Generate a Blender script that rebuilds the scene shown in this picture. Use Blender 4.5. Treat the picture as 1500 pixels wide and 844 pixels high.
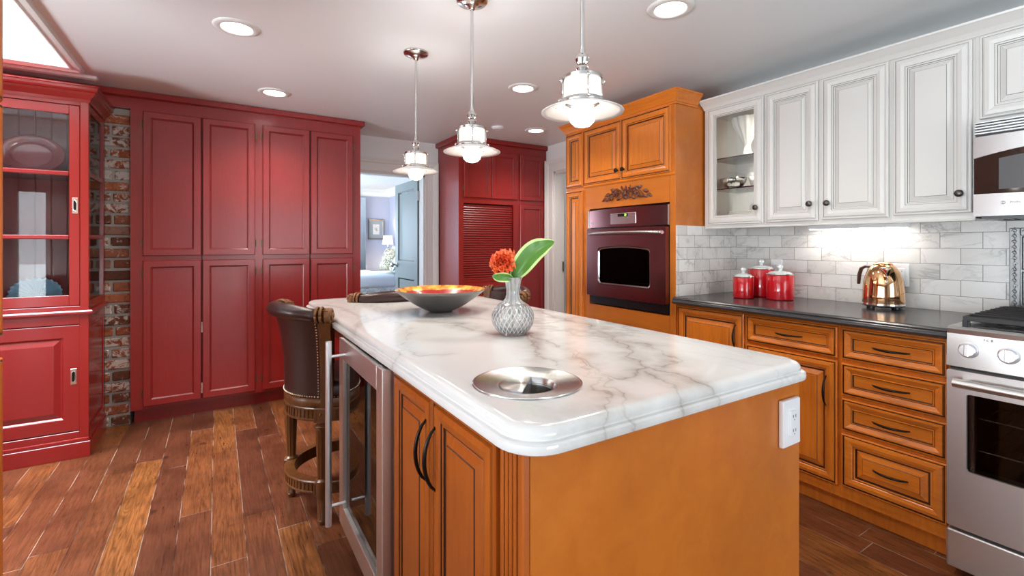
import bpy, bmesh, math, random
from math import sin, cos, pi, radians, sqrt
from mathutils import Vector, Matrix
random.seed(7)
for _o in list(bpy.data.objects): bpy.data.objects.remove(_o)
SC = bpy.context.scene
COL = SC.collection

# ------------------------------------------------------------------ camera, world, light, exposure
cam_d = bpy.data.cameras.new('camera'); cam = bpy.data.objects.new('camera', cam_d); COL.objects.link(cam)
cam.location = (0, 0, 1.24); cam.rotation_euler = (pi/2, 0, -radians(32.1))
cam_d.sensor_width = 36; cam_d.lens = 688.8/1500*36; cam_d.shift_y = -(422-357.65)/1500; cam_d.clip_start = .05
SC.camera = cam
SC.view_settings.view_transform = 'Standard'; SC.view_settings.look = 'None'
SC.view_settings.exposure = 0.72; SC.view_settings.gamma = 1; SC.view_settings.use_curve_mapping = False
SC.cycles.max_bounces = 10; SC.cycles.diffuse_bounces = 5; SC.cycles.glossy_bounces = 4
SC.cycles.transmission_bounces = 8; SC.cycles.transparent_max_bounces = 12
SC.cycles.sample_clamp_indirect = 6; SC.cycles.caustics_reflective = False; SC.cycles.caustics_refractive = False
SC.cycles.use_denoising = True
W = bpy.data.worlds.new('world'); SC.world = W; W.use_nodes = True
W.node_tree.nodes['Background'].inputs[0].default_value = (.80, .90, 1, 1)
W.node_tree.nodes['Background'].inputs[1].default_value = 1.2

def area(name, loc, rot, sx, sy, power, color=(1, 1, 1)):
    d = bpy.data.lights.new(name, 'AREA'); d.shape = 'RECTANGLE'; d.size = sx; d.size_y = sy; d.energy = power; d.color = color
    o = bpy.data.objects.new(name, d); COL.objects.link(o); o.location = loc; o.rotation_euler = rot; return o
def spot(name, loc, power, size=120, color=(1, .93, .84), r=.05, blend=.8):
    d = bpy.data.lights.new(name, 'SPOT'); d.energy = power; d.spot_size = radians(size); d.spot_blend = blend; d.color = color; d.shadow_soft_size = r
    o = bpy.data.objects.new(name, d); COL.objects.link(o); o.location = loc; return o
# daylight at the real openings: windows in the rear wall, the side wall, the skylight, the bedroom window
area('daylight_rear_window', (1.15, -3.20, 1.2), (pi/2, 0, 0), 1.9, 1.9, 24, (.97, .98, 1))
area('daylight_rear_glass_door', (-2.49, -3.20, 1.1), (pi/2, 0, 0), .42, 2.0, 7, (.92, .96, 1))
area('daylight_side_window', (-3.2, .5, 1.4), (pi/2, 0, -pi/2), 4.6, 1.5, 34, (.97, .98, 1))
area('daylight_skylight', (-1.35, 2.9, 2.80), (0, 0, 0), 1.15, 1.6, 150, (.90, .95, 1))
# unseen upturned area lights outside the windows, added to brighten the ceiling
area('ceiling_fill_rear', (1.15, -3.9, .35), (radians(118), 0, 0), 2.4, 1.2, 85, (.86, .94, 1))
area('ceiling_fill_door', (-2.5, -3.9, .35), (radians(118), 0, radians(-12)), 1.0, 1.2, 12, (.86, .94, 1))
area('ceiling_fill_side', (-3.9, .7, .5), (radians(118), 0, -pi/2), 4.8, 1.0, 520, (.86, .94, 1))
area('daylight_bedroom_window', (1.65, 9.4, 1.5), (pi/2, 0, pi), 1.3, 1.2, 60, (.75, .87, 1))
area('daylight_bedroom_side_window', (-.85, 7.2, 1.4), (pi/2, 0, -pi/2), 2.0, 1.5, 110, (.70, .85, 1))
area('side_passage_light', (4.3, 3.4, 2.2), (0, 0, 0), .8, .8, 9, (.92, .96, 1))  # unseen area light inside the closed passage, no window there

# ------------------------------------------------------------------ materials
def newmat(name):
    m = bpy.data.materials.new(name); m.use_nodes = True
    return m, m.node_tree.nodes, m.node_tree.links, m.node_tree.nodes['Principled BSDF']
def mat(name, col, rough=.5, metal=0, coat=0, spec=None, emit=None, es=0, ior=None, trans=0, bump=0, bscale=60, alpha=None, aniso=0, coatr=.1):
    m, n, l, b = newmat(name)
    b.inputs['Base Color'].default_value = (*col, 1); b.inputs['Roughness'].default_value = rough; b.inputs['Metallic'].default_value = metal
    b.inputs['Coat Weight'].default_value = coat; b.inputs['Coat Roughness'].default_value = coatr
    if spec is not None: b.inputs['Specular IOR Level'].default_value = spec
    if emit: b.inputs['Emission Color'].default_value = (*emit, 1); b.inputs['Emission Strength'].default_value = es
    if ior: b.inputs['IOR'].default_value = ior
    b.inputs['Transmission Weight'].default_value = trans
    if bump:
        t = n.new('ShaderNodeTexNoise'); t.inputs['Scale'].default_value = bscale; t.inputs['Detail'].default_value = 4
        c = n.new('ShaderNodeTexCoord'); l.new(c.outputs['Object'], t.inputs['Vector'])
        bp = n.new('ShaderNodeBump'); bp.inputs['Strength'].default_value = bump; bp.inputs['Distance'].default_value = .002
        l.new(t.outputs[0], bp.inputs['Height']); l.new(bp.outputs[0], b.inputs['Normal'])
    return m
def ramp(n, stops):
    r = n.new('ShaderNodeValToRGB'); e = r.color_ramp.elements
    while len(e) < len(stops): e.new(.5)
    for k, (p, c) in enumerate(stops): e[k].position = p; e[k].color = (*c, 1) if len(c) == 3 else c
    return r
def mix(n, l, mode, fac, a, b):
    x = n.new('ShaderNodeMix'); x.data_type = 'RGBA'; x.blend_type = mode
    for s, v in ((x.inputs[0], fac), (x.inputs[6], a), (x.inputs[7], b)):
        if hasattr(v, 'links') or hasattr(v, 'is_linked'): l.new(v, s)
        elif isinstance(v, (int, float)): s.default_value = v
        else: s.default_value = (*v, 1)
    return x.outputs[2]
def math_(n, l, op, a, b=None):
    x = n.new('ShaderNodeMath'); x.operation = op
    for s, v in ((x.inputs[0], a), (x.inputs[1], b)):
        if v is None: continue
        if hasattr(v, 'is_linked'): l.new(v, s)
        else: s.default_value = v
    return x.outputs[0]
def wood(name, c1, c2, axis='Z', rough=.32, coat=.25, stretch=12, scale=5, contrast=(.3, .7), bump=.08, spec=.5, tint=.12):
    m, n, l, b = newmat(name)
    tc = n.new('ShaderNodeTexCoord'); mp = n.new('ShaderNodeMapping'); l.new(tc.outputs['Object'], mp.inputs[0])
    s = [stretch]*3; s['XYZ'.index(axis)] = 1.0; mp.inputs['Scale'].default_value = s
    oi = n.new('ShaderNodeObjectInfo'); cx = n.new('ShaderNodeCombineXYZ'); l.new(math_(n, l, 'MULTIPLY', oi.outputs['Random'], 17.0), cx.inputs[0]); l.new(cx.outputs[0], mp.inputs['Location'])
    t = n.new('ShaderNodeTexNoise'); t.inputs['Scale'].default_value = scale; t.inputs['Detail'].default_value = 6; t.inputs['Roughness'].default_value = .6; t.inputs['Distortion'].default_value = .6
    l.new(mp.outputs[0], t.inputs['Vector'])
    r = ramp(n, [(contrast[0], c1), (contrast[1], c2)]); l.new(t.outputs[0], r.inputs[0])
    t2 = n.new('ShaderNodeTexNoise'); t2.inputs['Scale'].default_value = 3.2; t2.inputs['Detail'].default_value = 2; l.new(tc.outputs['Object'], t2.inputs['Vector'])
    r2 = ramp(n, [(.3, (1-tint,)*3), (.7, (1+tint,)*3)]); l.new(t2.outputs[0], r2.inputs[0])
    o = mix(n, l, 'MULTIPLY', 1.0, r.outputs[0], r2.outputs[0]); l.new(o, b.inputs['Base Color'])
    b.inputs['Roughness'].default_value = rough; b.inputs['Coat Weight'].default_value = coat; b.inputs['Coat Roughness'].default_value = .15
    b.inputs['Specular IOR Level'].default_value = spec
    bp = n.new('ShaderNodeBump'); bp.inputs['Strength'].default_value = bump; bp.inputs['Distance'].default_value = .001; l.new(t.outputs[0], bp.inputs['Height']); l.new(bp.outputs[0], b.inputs['Normal'])
    return m
def marble(name, base, vein, scale=1.0, rough=.18, tile=None, soft=(.85, .83, .80), amount=1.0, lines=None):
    """white marble with grey veins; tile=(u axis, offset u, offset z) adds 6x3 inch running bond with grout"""
    m, n, l, b = newmat(name)
    tc = n.new('ShaderNodeTexCoord'); vec = tc.outputs['Object']
    seed = None
    if tile:
        sp = n.new('ShaderNodeSeparateXYZ'); l.new(vec, sp.inputs[0])
        u = math_(n, l, 'ADD', sp.outputs[tile[0]], tile[1]); v = math_(n, l, 'ADD', sp.outputs[2], tile[2])
        cb = n.new('ShaderNodeCombineXYZ'); l.new(u, cb.inputs[0]); l.new(v, cb.inputs[1])
        bk = n.new('ShaderNodeTexBrick'); l.new(cb.outputs[0], bk.inputs['Vector']); bk.offset = .5; bk.squash = 1
        bk.inputs['Scale'].default_value = 1; bk.inputs['Brick Width'].default_value = .1524; bk.inputs['Row Height'].default_value = .0762
        bk.inputs['Mortar Size'].default_value = .0013; bk.inputs['Mortar Smooth'].default_value = .2; bk.inputs['Bias'].default_value = 0
        bk.inputs['Color1'].default_value = (0, 0, 0, 1); bk.inputs['Color2'].default_value = (1, 1, 1, 1); bk.inputs['Mortar'].default_value = (.5, .5, .5, 1)
        vm = n.new('ShaderNodeVectorMath'); vm.operation = 'MULTIPLY_ADD'; l.new(bk.outputs['Color'], vm.inputs[0]); vm.inputs[1].default_value = (9, 7, 5); l.new(vec, vm.inputs[2]); vec = vm.outputs[0]
    mp = n.new('ShaderNodeMapping'); mp.inputs['Scale'].default_value = (1.0*scale, .55*scale, 1.0*scale); mp.inputs['Rotation'].default_value = (0, .3, radians(38)); mp.inputs['Location'].default_value = (3.1, .4, 0)
    l.new(vec, mp.inputs[0])
    cols = None; out = None
    def vein_layer(sc, w, dist, lo):
        t = n.new('ShaderNodeTexNoise'); t.inputs['Scale'].default_value = sc; t.inputs['Detail'].default_value = 7; t.inputs['Roughness'].default_value = .58; t.inputs['Distortion'].default_value = dist
        l.new(mp.outputs[0], t.inputs['Vector'])
        d = math_(n, l, 'ABSOLUTE', math_(n, l, 'SUBTRACT', t.outputs[0], lo))
        r = ramp(n, [(0, (1, 1, 1)), (w, (0, 0, 0))]); l.new(d, r.inputs[0]); return r.outputs[0]
    v1 = vein_layer(1.15, .020, .9, .5); v2 = vein_layer(2.6, .018, .6, .47); vb = vein_layer(1.15, .11, .9, .51)
    msk = n.new('ShaderNodeTexNoise'); msk.inputs['Scale'].default_value = 1.7; l.new(mp.outputs[0], msk.inputs['Vector'])
    mr = ramp(n, [(.42, (0, 0, 0)), (.62, (1, 1, 1))]); l.new(msk.outputs[0], mr.inputs[0])
    f1 = math_(n, l, 'MULTIPLY', math_(n, l, 'MULTIPLY', v1, math_(n, l, 'ADD', math_(n, l, 'MULTIPLY', mr.outputs[0], .8), .15)), .75*amount)
    f2 = math_(n, l, 'MULTIPLY', math_(n, l, 'MULTIPLY', v2, mr.outputs[0]), .35*amount)
    fb = math_(n, l, 'MULTIPLY', math_(n, l, 'MULTIPLY', vb, mr.outputs[0]), .55*amount)
    c = mix(n, l, 'MIX', fb, base, soft); c = mix(n, l, 'MIX', f2, c, vein); c = mix(n, l, 'MIX', f1, c, vein)
    if lines:   # the large veins of this slab, as bands along broken lines, wandering with noise
        pos = tc.outputs['Object']; q = pos
        for sc_, am in ((5, .060), (16, .045)):
            nz_ = n.new('ShaderNodeTexNoise'); nz_.inputs['Scale'].default_value = sc_; nz_.inputs['Detail'].default_value = 4; l.new(pos, nz_.inputs['Vector'])
            vs_ = n.new('ShaderNodeVectorMath'); vs_.operation = 'SUBTRACT'; l.new(nz_.outputs['Color'], vs_.inputs[0]); vs_.inputs[1].default_value = (.5, .5, .5)
            va = n.new('ShaderNodeVectorMath'); va.operation = 'MULTIPLY_ADD'; l.new(vs_.outputs[0], va.inputs[0]); va.inputs[1].default_value = (am*2, am*2, 0); l.new(q, va.inputs[2]); q = va.outputs[0]
        fl_ = n.new('ShaderNodeVectorMath'); fl_.operation = 'MULTIPLY'; l.new(q, fl_.inputs[0]); fl_.inputs[1].default_value = (1, 1, 0); q = fl_.outputs[0]
        def dist(pl):
            best = None
            for a_, b_ in zip(pl, pl[1:]):
                ba = Vector((b_[0]-a_[0], b_[1]-a_[1], 0)); L2 = max(1e-6, ba.length_squared)
                pa = n.new('ShaderNodeVectorMath'); pa.operation = 'SUBTRACT'; l.new(q, pa.inputs[0]); pa.inputs[1].default_value = (a_[0], a_[1], 0)
                dt = n.new('ShaderNodeVectorMath'); dt.operation = 'DOT_PRODUCT'; l.new(pa.outputs[0], dt.inputs[0]); dt.inputs[1].default_value = ba/L2
                h_ = n.new('ShaderNodeClamp'); l.new(dt.outputs['Value'], h_.inputs[0])
                sc2 = n.new('ShaderNodeVectorMath'); sc2.operation = 'SCALE'; sc2.inputs[0].default_value = ba; l.new(h_.outputs[0], sc2.inputs['Scale'])
                ds = n.new('ShaderNodeVectorMath'); ds.operation = 'DISTANCE'; l.new(pa.outputs[0], ds.inputs[0]); l.new(sc2.outputs[0], ds.inputs[1])
                best = ds.outputs['Value'] if best is None else math_(n, l, 'MINIMUM', best, ds.outputs['Value'])
            return best
        pn = n.new('ShaderNodeTexNoise'); pn.inputs['Scale'].default_value = 7; pn.inputs['Detail'].default_value = 5; l.new(pos, pn.inputs['Vector'])
        pr_ = ramp(n, [(.35, (.25,)*3), (.62, (1,)*3)]); l.new(pn.outputs[0], pr_.inputs[0])
        for grp, wide, thin, s1, s2 in (('AB', .085, .0050, .85, .60), ('C', .040, .003, .30, .30)):
            D = None
            for k_, pl in lines.items():
                if k_[0] in grp: d_ = dist(pl); D = d_ if D is None else math_(n, l, 'MINIMUM', D, d_)
            w1 = ramp(n, [(0, (1,)*3), (wide*.45, (.45,)*3), (wide, (0,)*3)]); l.new(D, w1.inputs[0]); w2 = ramp(n, [(0, (1,)*3), (thin, (0,)*3)]); l.new(D, w2.inputs[0])
            c = mix(n, l, 'MIX', math_(n, l, 'MULTIPLY', math_(n, l, 'MULTIPLY', w1.outputs[0], pr_.outputs[0]), s1), c, soft)
            c = mix(n, l, 'MIX', math_(n, l, 'MULTIPLY', math_(n, l, 'MULTIPLY', w2.outputs[0], pr_.outputs[0]), s2), c, vein)
    if tile:
        tn = n.new('ShaderNodeRGBCurve') if 0 else ramp(n, [(0, (.86, .85, .84)), (1, (1.04, 1.04, 1.04))]); l.new(bk.outputs['Color'], tn.inputs[0])
        c = mix(n, l, 'MULTIPLY', 1.0, c, tn.outputs[0])
        c = mix(n, l, 'MIX', bk.outputs['Fac'], c, (.20, .19, .18))
        bp = n.new('ShaderNodeBump'); bp.invert = True; bp.inputs['Strength'].default_value = .6; bp.inputs['Distance'].default_value = .002
        l.new(bk.outputs['Fac'], bp.inputs['Height']); l.new(bp.outputs[0], b.inputs['Normal'])
    l.new(c, b.inputs['Base Color']); b.inputs['Roughness'].default_value = rough
    return m
def archglass(name, tint=(1, 1, 1), refl=1.0, dark=None):
    m, n, l, b = newmat(name); n.remove(b)
    tr = n.new('ShaderNodeBsdfTransparent'); tr.inputs[0].default_value = (*tint, 1)
    gl = n.new('ShaderNodeBsdfGlossy'); gl.inputs['Roughness'].default_value = .015
    fr = n.new('ShaderNodeFresnel'); fr.inputs[0].default_value = 1.5
    f = math_(n, l, 'MULTIPLY', fr.outputs[0], refl)
    mx = n.new('ShaderNodeMixShader'); l.new(f, mx.inputs[0]); l.new(tr.outputs[0], mx.inputs[1]); l.new(gl.outputs[0], mx.inputs[2])
    l.new(mx.outputs[0], n['Material Output'].inputs[0]); return m
def brushed(name, col, rough=.28, axis=0, s=180, metal=1.0):
    m, n, l, b = newmat(name)
    b.inputs['Base Color'].default_value = (*col, 1); b.inputs['Metallic'].default_value = metal
    tc = n.new('ShaderNodeTexCoord'); mp = n.new('ShaderNodeMapping'); sc = [s, s, s]; sc[axis] = 3; mp.inputs['Scale'].default_value = sc
    l.new(tc.outputs['Object'], mp.inputs[0]); b.inputs['Roughness'].default_value = rough; b.inputs['Anisotropic'].default_value = .35
    return m

M = {}
M['cherry'] = wood('honey_wood', (.60, .155, .015), (.74, .215, .022), 'Z')
M['cherry_h'] = wood('honey_wood_horizontal', (.60, .155, .015), (.74, .215, .022), 'X')
M['cherry_panel'] = wood('honey_veneer', (.50, .130, .011), (.58, .170, .017), 'X', stretch=6, scale=2.2, tint=.10, rough=.36)
M['isl_wood'] = wood('amber_wood', (.33, .070, .006), (.42, .100, .010), 'Z')
M['glaze'] = mat('dark_glaze', (.060, .016, .005), .5)
M['red'] = wood('red_paint_on_wood', (.225, .010, .009), (.27, .015, .013), 'Z', rough=.30, coat=.15, stretch=40, scale=9, contrast=(.35, .65), bump=.18, tint=.06)
M['redline'] = mat('red_shadow_gap', (.035, .003, .004), .6)
M['hutchred'] = mat('lacquered_red_paint', (.26, .012, .011), .26, coat=.25, bump=.05, bscale=8)
M['white'] = mat('cream_white_paint', (.70, .685, .655), .38, coat=.1, bump=.03, bscale=30)
M['whiteglaze'] = mat('grey_glaze', (.22, .21, .20), .5)
M['trim'] = mat('white_trim_paint', (.74, .74, .72), .35)
M['wall'] = mat('grey_white_wall_paint', (.78, .78, .775), .7)
M['ceil'] = mat('ceiling_paint', (.80, .82, .83), .42, bump=.25, bscale=14)
M['bedwall'] = mat('lavender_wall_paint', (.44, .46, .58), .7)
M['door_bluelight'] = mat('door_paint_blue_light_tint', (.20, .245, .245), .35)  # whitish grey door paint, the blue bedroom light put into its colour
M['iron'] = mat('oil_rubbed_bronze', (.016, .012, .011), .32, metal=.7)
M['pewter'] = mat('dark_pewter', (.10, .09, .085), .35, metal=.9)
M['steel'] = brushed('brushed_stainless', (.66, .64, .62), .27, 0)
M['steel_v'] = brushed('brushed_stainless_vertical', (.80, .765, .745), .36, 2)
M['mwsteel'] = brushed('microwave_stainless', (.60, .605, .61), .30, 0)
M['reflsteel'] = brushed('red_reflection_stainless', (.30, .15, .155), .22, 0)  # stainless with the red cupboards' reflection put into its base colour
M['nickel'] = mat('brushed_nickel', (.62, .60, .58), .20, metal=1)
M['chrome'] = mat('chrome', (.80, .80, .80), .06, metal=1)
M['copper'] = mat('polished_copper_gold', (.86, .50, .26), .05, metal=1)
M['black'] = mat('black_enamel', (.012, .012, .013), .3)
M['ovenglass'] = mat('black_oven_glass', (.018, .014, .014), .05, coat=1)
M['castiron'] = mat('cast_iron', (.030, .030, .032), .55)
VEINS = {'A': [(0.76, 1.875), (0.824, 1.735), (0.828, 1.477), (0.968, 1.42), (0.912, 1.118), (0.837, 0.924), (0.8, 0.817)], 'A2': [(0.938, 1.205), (0.82, 0.935), (0.718, 0.794), (0.637, 0.66), (0.568, 0.58)], 'A3': [(0.968, 1.42), (0.809, 1.13), (0.769, 1.008)], 'A4': [(0.814, 0.9), (0.727, 0.732), (0.701, 0.651)], 'B': [(1.335, 1.877), (1.306, 1.738), (1.255, 1.464), (1.176, 1.229), (1.099, 1.092), (0.956, 0.873)], 'B2': [(0.956, 0.873), (0.893, 0.838), (0.8, 0.817)], 'B3': [(0.956, 0.873), (0.967, 0.804), (0.943, 0.702), (0.962, 0.641), (0.905, 0.569)], 'B4': [(1.153, 1.133), (1.184, 1.038), (1.086, 0.87), (0.994, 0.826)], 'B5': [(0.922, 0.832), (0.886, 0.719), (0.813, 0.627), (0.751, 0.576)], 'C': [(0.687, 2.665), (0.665, 2.165), (0.587, 1.659), (0.485, 1.419), (0.412, 1.275)], 'C2': [(0.379, 1.759), (0.48, 1.913), (0.652, 2.123), (0.852, 2.266)], 'C3': [(0.485, 1.419), (0.521, 1.301), (0.599, 1.304)]}
M['marble'] = marble('calacatta_marble', (.71, .705, .695), (.22, .195, .17), 1.0, .13, soft=(.40, .365, .33), amount=.40, lines=VEINS)
M['tile_r'] = marble('marble_subway_tile', (.72, .70, .68), (.34, .33, .32), 3.2, .22, tile=(1, 10.0594+.0, .0), soft=(.56, .55, .54))
M['tile_s'] = marble('marble_subway_tile_side', (.72, .70, .68), (.34, .33, .32), 3.2, .22, tile=(0, 10.0, .0), soft=(.56, .55, .54))
M['counter'] = mat('charcoal_soapstone', (.050, .048, .052), .20, bump=.05, bscale=20)
M['leather'] = mat('brown_leather', (.036, .011, .009), .36, coat=.08, bump=.35, bscale=45, coatr=.25)
M['walnut'] = wood('carved_walnut', (.075, .024, .006), (.19, .066, .015), 'Z', rough=.34, coat=.12, scale=6)
M['giltwood'] = mat('gilded_carving', (.20, .085, .030), .4, metal=.2, bump=.4, bscale=90)
M['brass'] = mat('brass_nailhead', (.72, .62, .45), .22, metal=1)
M['opal'] = mat('opal_glass', (.80, .77, .73), .25, emit=(1, .93, .86), es=.45)
M['shadeglass'] = mat('white_shade_enamel', (.74, .71, .69), .3, emit=(1, .93, .88), es=.02)
M['bulb'] = mat('lit_globe_bulb', (1, 1, 1), .3, emit=(1, .93, .82), es=5)
M['can'] = mat('lit_recessed_lens', (1, 1, 1), .3, emit=(1, .95, .88), es=8)
M['clear'] = archglass('clear_pane', (.97, .98, .98), 1.3)
M['hutchpane'] = archglass('hutch_pane', (.97, .98, .98), .95)
M['fridgepane'] = archglass('smoked_pane', (.62, .55, .52), 1.0)
def crystal():
    m, n, l, b = newmat('cut_crystal'); n.remove(b)
    tr = n.new('ShaderNodeBsdfTransparent'); tr.inputs[0].default_value = (.96, .97, .97, 1); gl = n.new('ShaderNodeBsdfGlossy'); gl.inputs['Roughness'].default_value = .04
    fr = n.new('ShaderNodeFresnel'); fr.inputs[0].default_value = 1.75; mx = n.new('ShaderNodeMixShader'); l.new(math_(n, l, 'MULTIPLY', fr.outputs[0], 1.3), mx.inputs[0]); l.new(tr.outputs[0], mx.inputs[1]); l.new(gl.outputs[0], mx.inputs[2])
    re = n.new('ShaderNodeBsdfGlass'); re.inputs['IOR'].default_value = 1.12; re.inputs['Roughness'].default_value = .03; m2 = n.new('ShaderNodeMixShader'); m2.inputs[0].default_value = .35; l.new(mx.outputs[0], m2.inputs[1]); l.new(re.outputs[0], m2.inputs[2])
    df = n.new('ShaderNodeBsdfDiffuse'); df.inputs[0].default_value = (.9, .92, .93, 1); m3 = n.new('ShaderNodeMixShader'); at = n.new('ShaderNodeAttribute'); at.attribute_name = 'cut'; l.new(math_(n, l, 'ADD', math_(n, l, 'MULTIPLY', at.outputs['Fac'], .50), .10), m3.inputs[0]); l.new(m2.outputs[0], m3.inputs[1]); l.new(df.outputs[0], m3.inputs[2])
    l.new(m3.outputs[0], n['Material Output'].inputs[0]); return m
M['crystal'] = crystal()
M['redcan'] = mat('red_enamel', (.52, .004, .010), .12, coat=.6)
M['plastic'] = mat('white_plastic', (.80, .80, .82), .3)
M['ceramic_red'] = mat('red_glazed_ceramic', (.34, .012, .018), .10, coat=1)
M['ceramic_blue'] = mat('blue_glazed_ceramic', (.22, .46, .66), .18, coat=.6)
M['ceramic_white'] = mat('white_ceramic', (.80, .77, .72), .2, coat=.4)
M['silver'] = mat('silver', (.75, .73, .70), .14, metal=1)
M['tin'] = mat('embossed_tin', (.20, .20, .20), .38, metal=.9, bump=.3, bscale=30)
M['shadefab'] = mat('lit_lamp_shade', (.9, .86, .78), .8, emit=(1, .82, .58), es=1.2)
M['interior'] = mat('cabinet_interior', (.72, .70, .66), .5)
M['darkhole'] = mat('dark_interior', (.02, .015, .012), .7)
M['screen'] = mat('dark_display', (.01, .012, .01), .1)
M['green'] = mat('green_digits', (.1, .6, .02), .4, emit=(.35, 1, .05), es=2.2)
M['mortar'] = mat('brick_mortar', (.34, .325, .29), .95, bump=1, bscale=120)
M['ink'] = mat('printed_grey', (.12, .12, .12), .4)

# plank floor: random tone per board, wavy grain, pale dusty seams
def floor_mat():
    m, n, l, b = newmat('walnut_plank_floor')
    tc = n.new('ShaderNodeTexCoord'); sp = n.new('ShaderNodeSeparateXYZ'); l.new(tc.outputs['Object'], sp.inputs[0])
    X, Y = sp.outputs[0], sp.outputs[1]; w = .1225; L = 1.15
    u = math_(n, l, 'DIVIDE', math_(n, l, 'ADD', X, -.102+w*40), w); iu = math_(n, l, 'FLOOR', u); fu = math_(n, l, 'FRACT', u)
    wn = n.new('ShaderNodeTexWhiteNoise'); wn.noise_dimensions = '1D'; l.new(iu, wn.inputs['W'])
    v = math_(n, l, 'DIVIDE', math_(n, l, 'ADD', math_(n, l, 'ADD', Y, 20), math_(n, l, 'MULTIPLY', wn.outputs[0], 3.7)), L)
    iv = math_(n, l, 'FLOOR', v); fv = math_(n, l, 'FRACT', v)
    cb = n.new('ShaderNodeCombineXYZ'); l.new(iu, cb.inputs[0]); l.new(iv, cb.inputs[1])
    w2 = n.new('ShaderNodeTexWhiteNoise'); w2.noise_dimensions = '2D'; l.new(cb.outputs[0], w2.inputs['Vector'])
    tone = ramp(n, [(0, (.105, .034, .016)), (.35, (.145, .047, .020)), (.65, (.175, .058, .022)), (.88, (.205, .070, .023)), (1, (.25, .092, .026))]); l.new(w2.outputs['Value'], tone.inputs[0])
    mp = n.new('ShaderNodeMapping'); mp.inputs['Scale'].default_value = (14, .9, 1); l.new(tc.outputs['Object'], mp.inputs[0])
    vm = n.new('ShaderNodeVectorMath'); vm.operation = 'MULTIPLY_ADD'; l.new(w2.outputs['Color'], vm.inputs[0]); vm.inputs[1].default_value = (13, 9, 7); l.new(mp.outputs[0], vm.inputs[2])
    g = n.new('ShaderNodeTexNoise'); g.inputs['Scale'].default_value = 1.3; g.inputs['Detail'].default_value = 3; g.inputs['Distortion'].default_value = 1.0; l.new(vm.outputs[0], g.inputs['Vector'])
    rings = math_(n, l, 'SINE', math_(n, l, 'MULTIPLY', g.outputs[0], 70.0))
    f = n.new('ShaderNodeTexNoise'); f.inputs['Scale'].default_value = 6; f.inputs['Detail'].default_value = 7; f.inputs['Roughness'].default_value = .7; l.new(vm.outputs[0], f.inputs['Vector'])
    rr = ramp(n, [(.18, (.52, .48, .44)), (.45, (.90, .88, .86)), (.85, (1.28, 1.25, 1.22))]); l.new(math_(n, l, 'ADD', math_(n, l, 'MULTIPLY', rings, math_(n, l, 'MULTIPLY', w2.outputs['Value'], .22)), f.outputs[0]), rr.inputs[0])
    c = mix(n, l, 'MULTIPLY', 1, tone.outputs[0], rr.outputs[0])
    k = n.new('ShaderNodeTexNoise'); k.inputs['Scale'].default_value = 9; k.inputs['Detail'].default_value = 1; l.new(tc.outputs['Object'], k.inputs['Vector'])
    kr = ramp(n, [(.72, (0, 0, 0)), (.78, (1, 1, 1))]); l.new(k.outputs[0], kr.inputs[0]); c = mix(n, l, 'MIX', math_(n, l, 'MULTIPLY', kr.outputs[0], .7), c, (.02, .008, .004))
    e = math_(n, l, 'MINIMUM', fu, math_(n, l, 'SUBTRACT', 1, fu)); se = math_(n, l, 'LESS_THAN', e, .010)
    e2 = math_(n, l, 'MINIMUM', fv, math_(n, l, 'SUBTRACT', 1, fv)); se2 = math_(n, l, 'LESS_THAN', e2, .0012)
    dn = n.new('ShaderNodeTexNoise'); dn.inputs['Scale'].default_value = 5; l.new(tc.outputs['Object'], dn.inputs['Vector'])
    dr = ramp(n, [(.42, (.03, .015, .01)), (.55, (.34, .27, .22))]); l.new(dn.outputs[0], dr.inputs[0])
    c = mix(n, l, 'MIX', math_(n, l, 'MAXIMUM', se, se2), c, dr.outputs[0])
    l.new(c, b.inputs['Base Color'])
    mp3 = n.new('ShaderNodeMapping'); mp3.inputs['Scale'].default_value = (90, 5, 1); l.new(tc.outputs['Object'], mp3.inputs[0]); f3 = n.new('ShaderNodeTexNoise'); f3.inputs['Scale'].default_value = 1.6; f3.inputs['Detail'].default_value = 5; f3.inputs['Roughness'].default_value = .65; l.new(mp3.outputs[0], f3.inputs['Vector'])
    r3 = ramp(n, [(.30, (.60, .55, .50)), (.52, (1, 1, 1)), (.75, (1.22, 1.2, 1.16))]); l.new(f3.outputs[0], r3.inputs[0])
    f4 = n.new('ShaderNodeTexNoise'); f4.inputs['Scale'].default_value = 5; f4.inputs['Detail'].default_value = 6; l.new(tc.outputs['Object'], f4.inputs['Vector'])
    r4 = ramp(n, [(.30, (.66, .62, .58)), (.55, (1.05, 1.05, 1.05)), (.75, (1.2, 1.18, 1.12))]); l.new(f4.outputs[0], r4.inputs[0])
    c = mix(n, l, 'MULTIPLY', 1, mix(n, l, 'MULTIPLY', 1, c, r3.outputs[0]), r4.outputs[0]); l.new(c, b.inputs['Base Color'])
    ro = n.new('ShaderNodeMapRange'); ro.inputs[3].default_value = .20; ro.inputs[4].default_value = .42; l.new(f.outputs[0], ro.inputs[0]); l.new(ro.outputs[0], b.inputs['Roughness'])
    b.inputs['Coat Weight'].default_value = .15; b.inputs['Coat Roughness'].default_value = .2
    bp = n.new('ShaderNodeBump'); bp.inputs['Strength'].default_value = .25; bp.inputs['Distance'].default_value = .003
    h = math_(n, l, 'SUBTRACT', f.outputs[0], math_(n, l, 'MULTIPLY', math_(n, l, 'LESS_THAN', e, .03), .8)); l.new(h, bp.inputs['Height']); l.new(bp.outputs[0], b.inputs['Normal'])
    return m
M['floor'] = floor_mat()
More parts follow.
